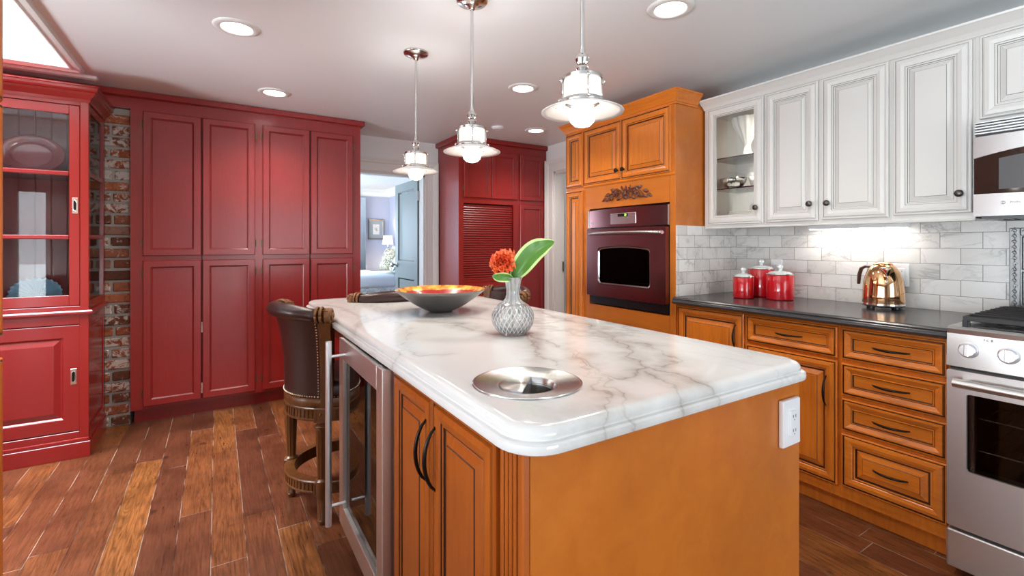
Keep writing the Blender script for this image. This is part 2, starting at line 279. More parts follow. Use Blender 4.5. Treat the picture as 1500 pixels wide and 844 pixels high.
def brick_mat():
    m, n, l, b = newmat('old_whitewashed_brick')
    tc = n.new('ShaderNodeTexCoord'); at = n.new('ShaderNodeAttribute'); at.attribute_name = 'tone'
    base = ramp(n, [(0, (.10, .030, .015)), (.3, (.28, .075, .030)), (.6, (.36, .11, .045)), (.8, (.20, .07, .04)), (1, (.42, .36, .30))]); l.new(at.outputs['Fac'], base.inputs[0])
    t = n.new('ShaderNodeTexNoise'); t.inputs['Scale'].default_value = 22; t.inputs['Detail'].default_value = 6; t.inputs['Roughness'].default_value = .7; t.inputs['Distortion'].default_value = .8; l.new(tc.outputs['Object'], t.inputs['Vector'])
    lo = math_(n, l, 'ADD', t.outputs[0], math_(n, l, 'MULTIPLY', math_(n, l, 'FRACT', math_(n, l, 'MULTIPLY', at.outputs['Fac'], 7.3)), .22))
    r = ramp(n, [(.63, (0, 0, 0)), (.70, (1, 1, 1))]); l.new(lo, r.inputs[0])
    c = mix(n, l, 'MIX', math_(n, l, 'MULTIPLY', r.outputs[0], .85), base.outputs[0], (.55, .51, .46))
    d = ramp(n, [(.30, (.45, .42, .40)), (.5, (1, 1, 1))]); l.new(t.outputs[0], d.inputs[0]); c = mix(n, l, 'MULTIPLY', 1, c, d.outputs[0])
    l.new(c, b.inputs['Base Color']); b.inputs['Roughness'].default_value = .9
    bp = n.new('ShaderNodeBump'); bp.inputs['Strength'].default_value = .8; bp.inputs['Distance'].default_value = .004; l.new(t.outputs[0], bp.inputs['Height']); l.new(bp.outputs[0], b.inputs['Normal'])
    return m
M['brick'] = brick_mat()

# ------------------------------------------------------------------ mesh helpers
def obj(name, bm, mats, parent=None, loc=None, rot=None, smooth=False, auto=None):
    me = bpy.data.meshes.new(name); bmesh.ops.recalc_face_normals(bm, faces=bm.faces) if len(bm.faces) < 60000 else None
    bm.to_mesh(me); bm.free()
    if not isinstance(mats, (list, tuple)): mats = [mats]
    for m in mats: me.materials.append(M[m] if isinstance(m, str) else m)
    if smooth or auto:
        me.polygons.foreach_set('use_smooth', [True]*len(me.polygons))
        if auto: me.set_sharp_from_angle(angle=radians(auto))
    o = bpy.data.objects.new(name, me); COL.objects.link(o)
    if parent: o.parent = parent
    if loc: o.location = loc
    if rot: o.rotation_euler = rot
    return o
def thing(name, label, cat, loc=(0, 0, 0), rz=0, group=None):
    o = bpy.data.objects.new(name, None); COL.objects.link(o); o.location = loc; o.rotation_euler = (0, 0, rz); o.empty_display_size = .1
    o['label'] = label; o['category'] = cat
    if group: o['group'] = group
    return o
def tag(o, label, cat, group=None):
    o['label'] = label; o['category'] = cat
    if group: o['group'] = group
    return o
def struct(name, bm, m, parent=None, **k):
    o = obj(name, bm, m, parent, **k)
    if not parent: o['kind'] = 'structure'
    return o
def box(bm, x0, y0, z0, x1, y1, z1, bev=0, mat=0, seg=1):
    x0, x1 = sorted((x0, x1)); y0, y1 = sorted((y0, y1)); z0, z1 = sorted((z0, z1))
    vs = [bm.verts.new((x, y, z)) for x in (x0, x1) for y in (y0, y1) for z in (z0, z1)]
    fs = [bm.faces.new([vs[i] for i in q]) for q in ((0, 1, 3, 2), (4, 6, 7, 5), (0, 4, 5, 1), (2, 3, 7, 6), (0, 2, 6, 4), (1, 5, 7, 3))]
    for f in fs: f.material_index = mat
    if bev:
        es = list({e for f in fs for e in f.edges})
        r = bmesh.ops.bevel(bm, geom=es, offset=bev, segments=seg, profile=.5, affect='EDGES')
        for f in r['faces']: f.material_index = mat
    return vs
def B(*a, **k):
    bm = bmesh.new(); box(bm, *a, **k); return bm
def prism(bm, pts, axis, a, b, mat=0):
    """polygon pts (2D) extruded along axis 0/1/2 from a to b"""
    def P(p, t):
        v = [0, 0, 0]; o = [i for i in range(3) if i != axis]; v[o[0]], v[o[1]], v[axis] = p[0], p[1], t; return v
    A = [bm.verts.new(P(p, a)) for p in pts]; C = [bm.verts.new(P(p, b)) for p in pts]; n = len(pts)
    fs = [bm.faces.new(A), bm.faces.new(C[::-1])] + [bm.faces.new((A[i], C[i], C[(i+1) % n], A[(i+1) % n])) for i in range(n)]
    for f in fs: f.material_index = mat
def lathe(bm, prof, n=32, c=(0, 0, 0), mat=0, rfun=None, cap=True, mats=None):
    """prof: (r, z) list"""
    rows = []
    for k, (r, z) in enumerate(prof):
        if r < 1e-6: rows.append([bm.verts.new((c[0], c[1], c[2]+z))]); continue
        rows.append([bm.verts.new((c[0]+(rr := r*(rfun(2*pi*i/n, z) if rfun else 1))*cos(2*pi*i/n), c[1]+rr*sin(2*pi*i/n), c[2]+z)) for i in range(n)])
    for k in range(len(rows)-1):
        a, b = rows[k], rows[k+1]; mi = mats[k] if mats else mat
        for i in range(n):
            j = (i+1) % n
            if len(a) == 1 and len(b) == 1: continue
            if len(a) == 1: f = bm.faces.new((a[0], b[j], b[i]))
            elif len(b) == 1: f = bm.faces.new((a[i], a[j], b[0]))
            else: f = bm.faces.new((a[i], a[j], b[j], b[i]))
            f.material_index = mi
    if cap:
        for r_ in (rows[0], rows[-1]):
            if len(r_) > 1:
                f = bm.faces.new(r_); f.material_index = mat
    return bm
def L(*a, **k):
    bm = bmesh.new(); return lathe(bm, *a, **k)
def tube(bm, pts, r, n=10, mat=0, cap=True, flat=1.0):
    pts = [Vector(p) for p in pts]; rs = r if isinstance(r, (list, tuple)) else [r]*len(pts)
    up = Vector((0, 0, 1)); rows = []; prev = None
    for k, p in enumerate(pts):
        t = (pts[min(k+1, len(pts)-1)]-pts[max(k-1, 0)]).normalized()
        if prev is None:
            a = t.cross(up); a = t.cross(Vector((1, 0, 0))) if a.length < .1 else a; a.normalize()
        else: a = (prev-t*prev.dot(t)).normalized()
        prev = a; b2 = t.cross(a)
        rows.append([bm.verts.new(p+rs[k]*(cos(2*pi*i/n)*a+sin(2*pi*i/n)*b2*flat)) for i in range(n)])
    for k in range(len(rows)-1):
        for i in range(n):
            f = bm.faces.new((rows[k][i], rows[k][(i+1) % n], rows[k+1][(i+1) % n], rows[k+1][i])); f.material_index = mat
    if cap:
        for r_ in (rows[0][::-1], rows[-1]): f = bm.faces.new(r_); f.material_index = mat
    return bm
def T(*a, **k):
    bm = bmesh.new(); return tube(bm, *a, **k)
def ball(bm, c, r, u=12, v=8, mat=0, sc=(1, 1, 1)):
    R = bmesh.ops.create_uvsphere(bm, u_segments=u, v_segments=v, radius=r)
    for vt in R['verts']: vt.co = Vector((vt.co.x*sc[0]+c[0], vt.co.y*sc[1]+c[1], vt.co.z*sc[2]+c[2]))
    for f in {f for vt in R['verts'] for f in vt.link_faces}: f.material_index = mat
    return bm
def panel(bm, x0, z0, x1, z1, prof, y=0, cap=True, capmat=0):
    """moulded rectangular front: nested mitred rectangles in XZ, front towards -Y"""
    loops = []
    for ins, out, mi in prof:
        loops.append([bm.verts.new((X, y-out, Z)) for X, Z in ((x0+ins, z0+ins), (x1-ins, z0+ins), (x1-ins, z1-ins), (x0+ins, z1-ins))])
    for k in range(1, len(loops)):
        for i in range(4):
            f = bm.faces.new((loops[k-1][i], loops[k-1][(i+1) % 4], loops[k][(i+1) % 4], loops[k][i])); f.material_index = prof[k][2]
    if cap: f = bm.faces.new(loops[-1]); f.material_index = capmat; bm.faces.new(loops[0][::-1])
    else:
        for i in range(4): bm.faces.new((loops[-1][i], loops[-1][(i+1) % 4], loops[0][(i+1) % 4], loops[0][i]))
def rail(bm, prof, path, closed=False, mat=0):
    """sweep a 2D profile (out, z) along a horizontal path with mitred corners; out is to the right of travel"""
    n = len(path); rows = []
    for k in range(n):
        p = Vector(path[k])
        d0 = (p-Vector(path[(k-1) % n])).normalized() if (closed or k > 0) else None
        d1 = (Vector(path[(k+1) % n])-p).normalized() if (closed or k < n-1) else None
        d0 = d0 or d1; d1 = d1 or d0
        n0 = Vector((d0.y, -d0.x)); n1 = Vector((d1.y, -d1.x)); m = (n0+n1); m = m/(m.dot(n0)) if m.length > 1e-6 else n0
        rows.append([bm.verts.new((p.x+m.x*o, p.y+m.y*o, z)) for o, z in prof])
    q = len(prof)
    for k in range(n if closed else n-1):
        a, b = rows[k], rows[(k+1) % n]
        for i in range(q): f = bm.faces.new((a[i], a[(i+1) % q], b[(i+1) % q], b[i])); f.material_index = mat
    if not closed: bm.faces.new(rows[0]); bm.faces.new(rows[-1][::-1])
    return bm
def R_(*a, **k):
    bm = bmesh.new(); return rail(bm, *a, **k)

RAISED = [(0, 0, 0), (0, .012, 0), (.003, .016, 0), (.006, .016, 0), (.0075, .012, 1), (.0108, .012, 1), (.014, .018, 0), (.028, .0205, 0), (.041, .0175, 0), (.0445, .014, 0), (.0455, .0105, 1), (.0485, .0115, 0), (.0525, .010, 0), (.0535, .0055, 1), (.0595, .0055, 1), (.061, .0070, 0), (.0825, .0140, 0), (.0845, .0165, 1), (.0875, .0165, 0)]
DRAWER = [(0, 0, 0), (0, .012, 0), (.003, .016, 0), (.006, .016, 0), (.0072, .0115, 1), (.0112, .0115, 1), (.0135, .0205, 0), (.020, .0205, 0), (.0375, .0115, 0), (.0385, .0105, 1), (.0405, .0145, 0), (.0435, .0145, 0), (.0445, .0085, 1), (.0475, .0075, 1), (.048, .0075, 0)]
WRAISED = [(0, 0, 0), (0, .012, 0), (.003, .016, 0), (.009, .016, 0), (.0105, .014, 1), (.0125, .014, 0), (.0155, .0185, 0), (.030, .0205, 0), (.045, .0175, 0), (.0465, .0155, 1), (.048, .0155, 0), (.053, .0155, 0), (.0545, .011, 1), (.0565, .011, 0), (.059, .009, 0), (.0605, .0075, 1), (.0625, .0075, 0), (.079, .0145, 0), (.0805, .0165, 1), (.082, .0165, 0)]
FRAME = [(0, 0, 0), (0, .012, 0), (.003, .016, 0), (.009, .016, 0), (.0105, .014, 1), (.0125, .014, 0), (.0155, .0185, 0), (.030, .0205, 0), (.045, .0175, 0), (.0465, .0155, 1), (.048, .0155, 0), (.053, .0155, 0), (.0545, .011, 1), (.058, .010, 0), (.058, .0, 0)]
SHAKER = [(0, 0, 0), (0, .013, 0), (.004, .018, 0), (.043, .018, 0), (.0445, .0145, 1), (.0475, .0125, 0), (.052, .0085, 0), (.0535, .0070, 1), (.0555, .0070, 0)]
def P_(x0, z0, x1, z1, prof, y=0, cap=True):
    bm = bmesh.new(); panel(bm, x0, z0, x1, z1, prof, y, cap); return bm
def pull(name, x, z, parent, horiz=True, ln=.10, y=0, mat='iron'):
    pts = []
    for k in range(13):
        t = -1+2*k/12; d = .030*(1-t*t)**.75+.002
        pts.append((x+t*ln/2, y-d, z) if horiz else (x, y-d, z+t*ln/2))
    return obj(name, T(pts, [.0028+.0028*(1-abs(-1+2*k/12))**.5 for k in range(13)], 8), mat, parent, smooth=True)
def knob(name, x, z, parent, y=0, mat='iron', r=.0155):
    bm = bmesh.new(); lathe(bm, [(.0, 0), (.009, 0), (.0065, .004), (.005, .012), (.009, .016), (r, .022), (r*.95, .027), (r*.55, .031), (0, .032)], 20)
    bm.transform(Matrix.Translation((x, y, z)) @ Matrix.Rotation(pi/2, 4, 'X'))
    return obj(name, bm, mat, parent, smooth=True)
def hinge(x, z, parent, y=0):
    bm = bmesh.new(); lathe(bm, [(0, -.026), (.002, -.025), (.0035, -.022), (.0035, .022), (.002, .025), (0, .026)], 8); box(bm, -.006, .0, -.02, .006, .003, .02)
    bm.transform(Matrix.Translation((x, y-.004, z))); return obj('hinge', bm, 'brass_d' if 'brass_d' in M else 'brass', parent)
M['brass_d'] = mat('dark_brass', (.20, .14, .08), .35, metal=.9)
M['enamel'] = mat('dark_speckled_enamel', (.075, .055, .048), .4); M['ovenpane'] = archglass('tinted_oven_pane', (.42, .36, .33), 1.3); M['satin'] = mat('satin_aluminium', (.82, .82, .84), .34, metal=.9)
def text(s, size, mat, parent, loc, rot, name='lettering', ext=.0004, spacing=1.0):
    cu = bpy.data.curves.new(name, 'FONT'); cu.body = s; cu.size = size; cu.extrude = ext; cu.align_x = 'CENTER'; cu.align_y = 'CENTER'; cu.space_character = spacing
    tmp = bpy.data.objects.new(name, cu); COL.objects.link(tmp); dg = bpy.context.evaluated_depsgraph_get()
    me = bpy.data.meshes.new_from_object(tmp.evaluated_get(dg)); bpy.data.objects.remove(tmp)
    me.materials.clear(); me.materials.append(M[mat]); o = bpy.data.objects.new(name, me); COL.objects.link(o)
    o.parent = parent; o.location = loc; o.rotation_euler = rot; return o
def dup(root, loc, rz, label=None):
    r = root.copy(); COL.objects.link(r); r.location = loc; r.rotation_euler = (0, 0, rz)
    if label: r['label'] = label
    for ch in list(root.children):
        c = ch.copy(); COL.objects.link(c); c.parent = r
        for g in ch.children:
            d = g.copy(); COL.objects.link(d); d.parent = c
    return r
RW = -pi/2   # rotation of units on the right wall (front towards -X)

# ------------------------------------------------------------------ the room shell
CZ = 2.29; WX = 3.01; BY = 4.60
struct('floor', B(-3.2, -3.2, -.08, 5.0, 9.35, 0), 'floor')
# ceiling around the skylight opening
SX0, SX1, SY0, SY1 = -1.95, -.74, 2.05, 3.735
bm = bmesh.new()
box(bm, -3.2, -3.2, CZ, SX0, BY+.12, CZ+.1); box(bm, SX1, -3.2, CZ, WX+.12, BY+.12, CZ+.1)
box(bm, SX0, -3.2, CZ, SX1, SY0, CZ+.1); box(bm, SX0, SY1, CZ, SX1, BY+.12, CZ+.1)
struct('ceiling', bm, 'ceil')
bm = bmesh.new()   # skylight shaft
box(bm, SX0-.04, SY0-.04, CZ+.1, SX0, SY1+.04, 2.78); box(bm, SX1, SY0-.04, CZ+.1, SX1+.04, SY1+.04, 2.78)
box(bm, SX0, SY0-.04, CZ+.1, SX1, SY0, 2.78); box(bm, SX0, SY1, CZ+.1, SX1, SY1+.04, 2.78)
struct('trim_1', bm, 'trim')
bm = bmesh.new()   # moulded frame round the skylight
rail(bm, [(0, CZ), (0, CZ-.012), (.012, CZ-.018), (.02, CZ-.012), (.035, CZ-.012), (.042, CZ-.022), (.056, CZ-.022), (.060, CZ)], [(SX0, SY0), (SX0, SY1), (SX1, SY1), (SX1, SY0)][::-1], closed=True)
struct('trim_2', bm, 'trim')
bm = bmesh.new()   # second moulding strip between skylight and hutch
rail(bm, [(0, CZ), (0, CZ-.016), (.02, CZ-.022), (.03, CZ-.012), (.06, CZ-.012), (.075, CZ-.006), (.08, CZ)], [(-3.0, 3.88), (-.64, 3.88)][::-1])
struct('trim_3', bm, 'trim')
struct('window_1', B(SX0, SY0, 2.76, SX1, SY1, 2.768), 'clear')
# walls
def wall_with_holes(name, axis, pos, th, a0, a1, holes, m='wall', z1=CZ):
    """axis 0: wall plane X=pos running along Y; axis 1: plane Y=pos running along X. holes: (a, b, z0, z1)"""
    bm = bmesh.new()
    def bx(u0, u1, zz0, zz1):
        if u1-u0 < 1e-4 or zz1-zz0 < 1e-4: return
        if axis == 0: box(bm, pos, u0, zz0, pos+th, u1, zz1)
        else: box(bm, u0, pos, zz0, u1, pos+th, zz1)
    u = a0
    for h0, h1, q0, q1 in sorted(holes):
        bx(u, h0, 0, z1); bx(h0, h1, 0, q0); bx(h0, h1, q1, z1); u = h1
    bx(u, a1, 0, z1)
    return struct(name, bm, m)
wall_with_holes('wall_right', 0, WX, .12, -3.0, BY+.12, [(3.10, 3.957, 0, 2.0)])
wall_with_holes('wall_back', 1, BY, .12, -3.12, WX, [(1.0, 1.82, 0, 1.945)])
wall_with_holes('wall_rear', 1, -3.12, .12, -3.12, WX+.12, [(.20, 2.10, .20, 2.15), (-2.70, -2.28, 0.02, 2.12)])
wall_with_holes('wall_left', 0, -3.12, .12, -3.0, BY, [(-1.9, 2.9, .7, 2.1)])
def window(name, axis, pos, a0, a1, z0, z1, nu, out, door=False, pane='clear'):
    """glazed window filling an opening; out = +1/-1 direction of the room side"""
    bm = bmesh.new(); w = .05
    def bx(u0, u1, zz0, zz1, d0=-.03, d1=.03):
        if axis == 0: box(bm, pos+d0, u0, zz0, pos+d1, u1, zz1)
        else: box(bm, u0, pos+d0, zz0, u1, pos+d1, zz1)
    bx(a0, a0+w, z0, z1); bx(a1-w, a1, z0, z1); bx(a0, a1, z0, z0+w); bx(a0, a1, z1-w, z1)
    for k in range(1, nu): u = a0+(a1-a0)*k/nu; bx(u-.02, u+.02, z0, z1)
    e0, e1 = (out*.06-.02, out*.06+.02)
    c = .07
    bx(a0-c, a0, z0-(0 if door else c), z1+c, e0, e1); bx(a1, a1+c, z0-(0 if door else c), z1+c, e0, e1); bx(a0, a1, z1, z1+c, e0, e1)
    if not door: bx(a0-c, a1+c, z0-c, z0, e0, e1+out*.03)
    o = struct(name, bm, 'trim')
    bm = bmesh.new()
    if axis == 0: box(bm, pos-.004, a0+w, z0+w, pos+.004, a1-w, z1-w)
    else: box(bm, a0+w, pos-.004, z0+w, a1-w, pos+.004, z1-w)
    obj('window_pane', bm, pane, o)
    return o
window('window_2', 1, -3.06, .20, 2.10, .20, 2.15, 2, 1)
window('door_1', 1, -3.06, -2.70, -2.28, .02, 2.12, 1, 1, True)
window('window_3', 0, -3.06, -1.9, 2.9, .7, 2.1, 5, 1)
# bedroom beyond the doorway
wall_with_holes('wall_bedroom_back', 1, 9.12, .12, -.92, 2.99, [(1.05, 2.30, .88, 2.03)], 'bedwall')
wall_with_holes('wall_bedroom_right', 0, 2.87, .12, BY+.12, 9.12, [], 'bedwall')
wall_with_holes('wall_bedroom_left', 0, -.92, .12, BY+.12, 9.12, [(6.1, 8.3, .7, 2.05)], 'bedwall')
struct('ceiling_bedroom', B(-.92, BY+.12, CZ, 2.99, 9.24, CZ+.1), 'trim')
bm = bmesh.new()
rail(bm, [(0, CZ), (.11, CZ), (.10, CZ-.03), (.05, CZ-.06), (.025, CZ-.11), (0, CZ-.13)], [(-.80, 9.12), (2.87, 9.12), (2.87, BY+.12)])
struct('trim_bedroom', bm, 'trim')
window('window_4', 1, 9.18, 1.05, 2.30, .88, 2.03, 2, -1)
window('window_5', 0, -.86, 6.1, 8.3, .7, 2.05, 2, 1)
# side passage behind the right hand doorway
bm = bmesh.new(); box(bm, 4.9, 2.4, 0, 5.0, 4.4, 2.4); box(bm, WX+.12, 4.3, 0, 4.9, 4.4, 2.4); box(bm, WX+.12, 2.4, 0, 4.9, 2.5, 2.4)
struct('wall_passage', bm, 'wall'); struct('ceiling_passage', B(WX+.12, 2.4, 2.4, 5.0, 4.4, 2.5), 'ceil')
# door casings: flat jamb, two beads, back band
def casing(name, axis, pos, out, a0, a1, zt, w=.14, depth=.12, sides=(1, 1)):
    bm = bmesh.new()
    prof = [(0, 0), (0, .014), (.010, .020), (.020, .016), (.085, .018), (.095, .026), (.112, .030), (.128, .036), (.140, .036), (.140, 0)]
    prof = [(q*w/.14, t) for q, t in prof]
    def pt(u, t, z): return (pos+out*t, u, z) if axis == 0 else (u, pos+out*t, z)
    path = []
    if sides[0]: path += [(a0, -1)]
    if sides[1]: path += [(a1, 1)]
    rows = [[pt(a0-q, t, 0) for q, t in prof], [pt(a0-q, t, zt+q) for q, t in prof], [pt(a1+q, t, zt+q) for q, t in prof], [pt(a1+q, t, 0) for q, t in prof]]
    rows = [[bm.verts.new(p) for p in r] for r in rows]
    for k in range(3):
        if k == 0 and not sides[0]: continue
        if k == 2 and not sides[1]: continue
        for i in range(len(prof)): j = (i+1) % len(prof); bm.faces.new((rows[k][i], rows[k][j], rows[k+1][j], rows[k+1][i]))
    # jamb lining
    def bx(u0, u1, z0, z1, d0, d1):
        if axis == 0: box(bm, pos+d0, u0, z0, pos+d1, u1, z1)
        else: box(bm, u0, pos+d0, z0, u1, pos+d1, z1)
    lo, hi = sorted((0, -out*depth))
    if sides[0]: bx(a0, a0+.016, 0, zt, lo, hi)
    if sides[1]: bx(a1-.016, a1, 0, zt, lo, hi)
    bx(a0, a1, zt-.016, zt, lo, hi)
    return struct(name, bm, 'trim')
casing('trim_4', 1, BY, -1, 1.0, 1.82, 1.945, sides=(0, 1))
casing('trim_5', 0, WX, -1, 3.10, 3.957, 2.0, w=.13)
# bedroom door, swung open into the bedroom
d = thing('door_2', 'panelled door, bluish bedroom light painted into its colour, standing open into the bedroom', 'door', (1.79, BY+.13, 0), pi/2)
del d['category']; del d['label']; d['kind'] = 'structure'
bm = bmesh.new(); pf = [(0, 0, 0), (0, .035, 0), (.095, .035, 0), (.10, .029, 0), (.112, .022, 1), (.116, .022, 0)]
box(bm, 0, .0125, .01, .72, .036, 1.93)
panel(bm, 0, .95, .72, 1.93, [(i, o_-.034, m_) for i, o_, m_ in pf], -.001); panel(bm, 0, .01, .72, .95, [(i, o_-.034, m_) for i, o_, m_ in pf], -.001)
bm.transform(Matrix.Scale(-1, 4, (0, 1, 0)))
o = obj('door_leaf', bm, ['door_bluelight', 'iron'], d)
for z in (.25, 1.75):
    obj('hinge', B(-.012, -.022, z-.05, .004, .006, z+.05, bev=.002), 'nickel', d)
bm = L([(0, 0), (.026, 0), (.026, .006), (.010, .012), (.010, .04), (.028, .05), (.030, .062), (.02, .075), (0, .078)], 20); bm.transform(Matrix.Translation((.66, .0, 1.0)) @ Matrix.Rotation(-pi/2, 4, 'X'))
obj('door_knob', bm, 'nickel', d, smooth=True)
# white door folded back inside the side passage
d = thing('door_3', '', 'door', (WX+.125, 3.94, 0), 0); del d['category']; del d['label']; d['kind'] = 'structure'
bm = bmesh.new(); box(bm, .012, -.0265, .01, .80, 0, 1.98); panel(bm, .012, .01, .80, .95, [(0, 0, 0), (.11, .001, 0), (.12, -.006, 1), (.13, -.010, 0)], -.037); panel(bm, .012, .95, .80, 1.98, [(0, 0, 0), (.11, .001, 0), (.12, -.006, 1), (.13, -.010, 0)], -.037)
obj('door_leaf', bm, ['trim', 'whiteglaze'], d)
for z in (.25, 1.0, 1.78): obj('hinge', B(-.004, -.045, z-.05, .010, -.034, z+.05, bev=.002), 'iron', d)
o = struct('strike_plate', B(WX+.09, 3.936, .94, WX+.108, 3.942, 1.06), 'nickel'); o.name = 'trim_6'
struct('baseboard_right', B(WX-.015, 4.09, 0, WX, BY, .10), 'trim')
# backsplash: marble subway tile on the right wall and the cabinet side
struct('wall_tiles_right', B(WX-.010, -1.2, .905, WX, 1.925, 1.40), 'tile_r')
struct('wall_tiles_side', B(2.405, 1.916, .905, WX-.010, 1.926, 1.356), 'tile_s')

# old brick chimney piece beside the hutch: every brick laid, one surface
bm = bmesh.new(); lay = bm.faces.layers.float.new('tone')
box(bm, -1.6, 4.150, 0, -.508, BY, 2.165, mat=1)
row = 0; z = .004
while z < 2.12:
    h = .062+random.uniform(-.003, .003); off = (0 if row % 2 else .105)+random.uniform(-.012, .012); x = -.505+off
    while x > -1.62:
        ln = .198+random.uniform(-.008, .006); xr = min(x, -.506+random.uniform(-.003, .003)); xl = x-ln
        if xr-xl > .03:
            old = set(bm.faces); dy = random.uniform(-.006, .006)
            vs = box(bm, xl, 4.138+dy, z+random.uniform(0, .004), xr, 4.20, z+h, bev=.006)
            t = random.random()
            for f in bm.faces:
                if f not in old: f[lay] = t
        x = xl-.014
    z += h+.0145; row += 1
bmesh.ops.recalc_face_normals(bm, faces=bm.faces)
struct('wall_brick', bm, ['brick', 'mortar'])

# ------------------------------------------------------------------ recessed lights and smoke alarm
cans = [(.081, 2.637, 'round recessed ceiling light above the floor in front of the wide red cupboard'), (.337, 3.632, 'round recessed ceiling light closest to the wide red cupboard doors'), (1.743, 2.64, 'round recessed ceiling light between the glass pendants and the orange oven tower'),
        (2.493, 3.559, 'small-looking recessed ceiling light in front of the narrow red cupboard by the side doorway'), (1.709, 1.398, 'round recessed ceiling light at the top edge, before the white wall cabinets')]
for x, y, lb in cans:
    t = thing('recessed_ceiling_light', lb, 'ceiling light', (x, y, CZ), 0, 'recessed ceiling lights')
    obj('trim_ring', L([(.066, .0), (.066, -.004), (.072, -.009), (.092, -.007), (.102, -.001), (.102, 0)], 40, cap=False), 'trim', t, smooth=True)
    obj('lens', L([(0, -.003), (.066, -.003), (.066, 0), (0, 0)], 32), 'can', t)
    spot('recessed_beam', (x, y, CZ-.03), 24, 135, r=.06)
t = thing('smoke_alarm', 'low round white smoke alarm on the ceiling behind the middle pendant', 'smoke alarm', (2.13, 3.638, CZ))
obj('housing', L([(0, -.022), (.035, -.022), (.052, -.016), (.058, 0), (0, 0)], 32), 'plastic', t, smooth=True)
obj('grille', L([(.030, -.0215), (.034, -.0245), (.038, -.0215)], 32, cap=False), 'trim', t)

# ------------------------------------------------------------------ wide red cupboard on the back wall
def crown_profile(z0, z1, ext):
    h = z1-z0
    return [(0, z0), (.004, z0), (.004, z0+h*.12), (.010, z0+h*.16), (ext*.35, z0+h*.35), (ext*.75, z0+h*.70), (ext*.92, z0+h*.80), (ext*.92, z0+h*.86), (ext, z0+h*.88), (ext, z1), (0, z1)]
t = thing('pantry_cupboard', 'wide built-in red cupboard with eight flat panel doors beside the brick', 'cupboard', (-.502, 4.10, 0))
bm = bmesh.new(); box(bm, 0, 0, .098, 1.542, .495, 2.272); box(bm, .015, .06, 0, 1.53, .49, .098)
box(bm, -1.0, .012, 2.168, 0, .10, 2.272)
obj('carcass', bm, 'red', t)
obj('crown_moulding', R_([(0, 2.240), (.018, 2.240), (.030, 2.247), (.030, 2.285), (0, 2.285)], [(-1.0, 0), (1.542, 0), (1.542, .495)]), 'red', t)
for ci, (a, b_) in enumerate([(-.432, -.0975), (-.089, .246), (.298, .634), (.644, .974)]):
    a += .502; b_ += .502
    for z0, z1 in ((.119, 1.125), (1.158, 2.157)):
        dr = obj('door', P_(a, z0, b_, z1, SHAKER), ['red', 'redline'], t)
        hx = a-.006 if ci in (0, 2) else b_+.006
        for hz in (z0+.09, z1-.09): hinge(hx, hz, dr)
    if ci in (0, 2):
        x1 = b_
        obj('gap_shadow_strip', B(x1+.0005, .0-.003, .119, x1+.0080, .0, 2.157), 'redline', t)
for z0 in (.119+.04, .119+.48): obj('catch', B(.4045+.001, -.0135, z0, .4045+.008, -.003, z0+.075), 'silver', t)

# ------------------------------------------------------------------ narrow red cupboard with tambour front
t = thing('appliance_cupboard', 'narrow red cupboard with a slatted tambour shutter beside the side doorway', 'cupboard', (1.966, 4.10, 0))
bm = bmesh.new(); x0, x1 = .053, .623
box(bm, 0, 0, .098, x0, .49, 2.272); box(bm, x1, 0, .098, 1.04, .49, 2.272); box(bm, x0, 0, 1.640, x1, .49, 2.272); box(bm, x0, 0, .098, x1, .49, .862); box(bm, x0, .12, .862, x1, .49, 1.64); box(bm, .015, .06, 0, 1.03, .49, .098)
obj('carcass', bm, 'red', t)
obj('crown_moulding', R_([(0, 2.240), (.018, 2.240), (.030, 2.247), (.030, 2.285), (0, 2.285)], [(0, .495), (0, 0), (1.04, 0)]), 'red', t)
for a, b_, z0, z1, hs in ((.053, .356, 1.695, 2.165, 0), (.360, .664, 1.695, 2.165, 1), (.698, .995, 1.695, 2.165, 1), (.698, .995, .119, 1.652, 1), (.053, .356, .119, .840, 0), (.360, .664, .119, .840, 1)):
    dr = obj('door', P_(a, z0, b_, z1, SHAKER), ['red', 'redline'], t)
    for hz in (z0+.09, z1-.09): hinge(b_+.006 if hs else a-.006, hz, dr)
bm = bmesh.new(); n = 33; z0, z1 = .885, 1.632; p = (z1-z0)/n
for k in range(n):
    za = z0+k*p; prism(bm, [(.030, za+.0012), (.021, za+.003), (.018, za+p*.5), (.021, za+p-.003), (.030, za+p-.0012)], 0, x0+.004, x1-.004)
box(bm, x0+.002, .026, z0, x1-.002, .036, z1, mat=1); box(bm, x0+.004, .012, .864, x1-.004, .034, .888)
obj('tambour_shutter', bm, ['red', 'redline'], t)
bm = T([(.21, -.002, 1.90), (.212, -.022, 1.905), (.212, -.026, 1.925)], .003, 6); bm.transform(Matrix.Translation((0, .3, -.33)) @ Matrix.Rotation(-pi/2, 4, 'Z'))
bm2 = T([(-.001, .30, 1.60), (-.018, .30, 1.598), (-.024, .30, 1.612)], .0035, 6)
bm.free(); obj('coat_hook', bm2, 'nickel', t)

# ------------------------------------------------------------------ red glazed hutch
HW = 1.26
t = thing('hutch', 'tall lacquered red hutch with glazed upper doors beside the brick', 'hutch', (-.629, 3.643, 0))
bm = bmesh.new()
box(bm, -HW, 0, 0, 0, .485, .090, bev=.002); box(bm, -HW+.006, .006, .090, -.006, .48, .112, bev=.006, seg=2)
obj('plinth', bm, 'hutchred', t)
bm = bmesh.new(); f0, f1 = .012, .475
def post(x0, x1, y0, y1, z0, z1): box(bm, x0, y0, z0, x1, y1, z1, bev=.0015)
R0, R1 = -HW+.010, -.008
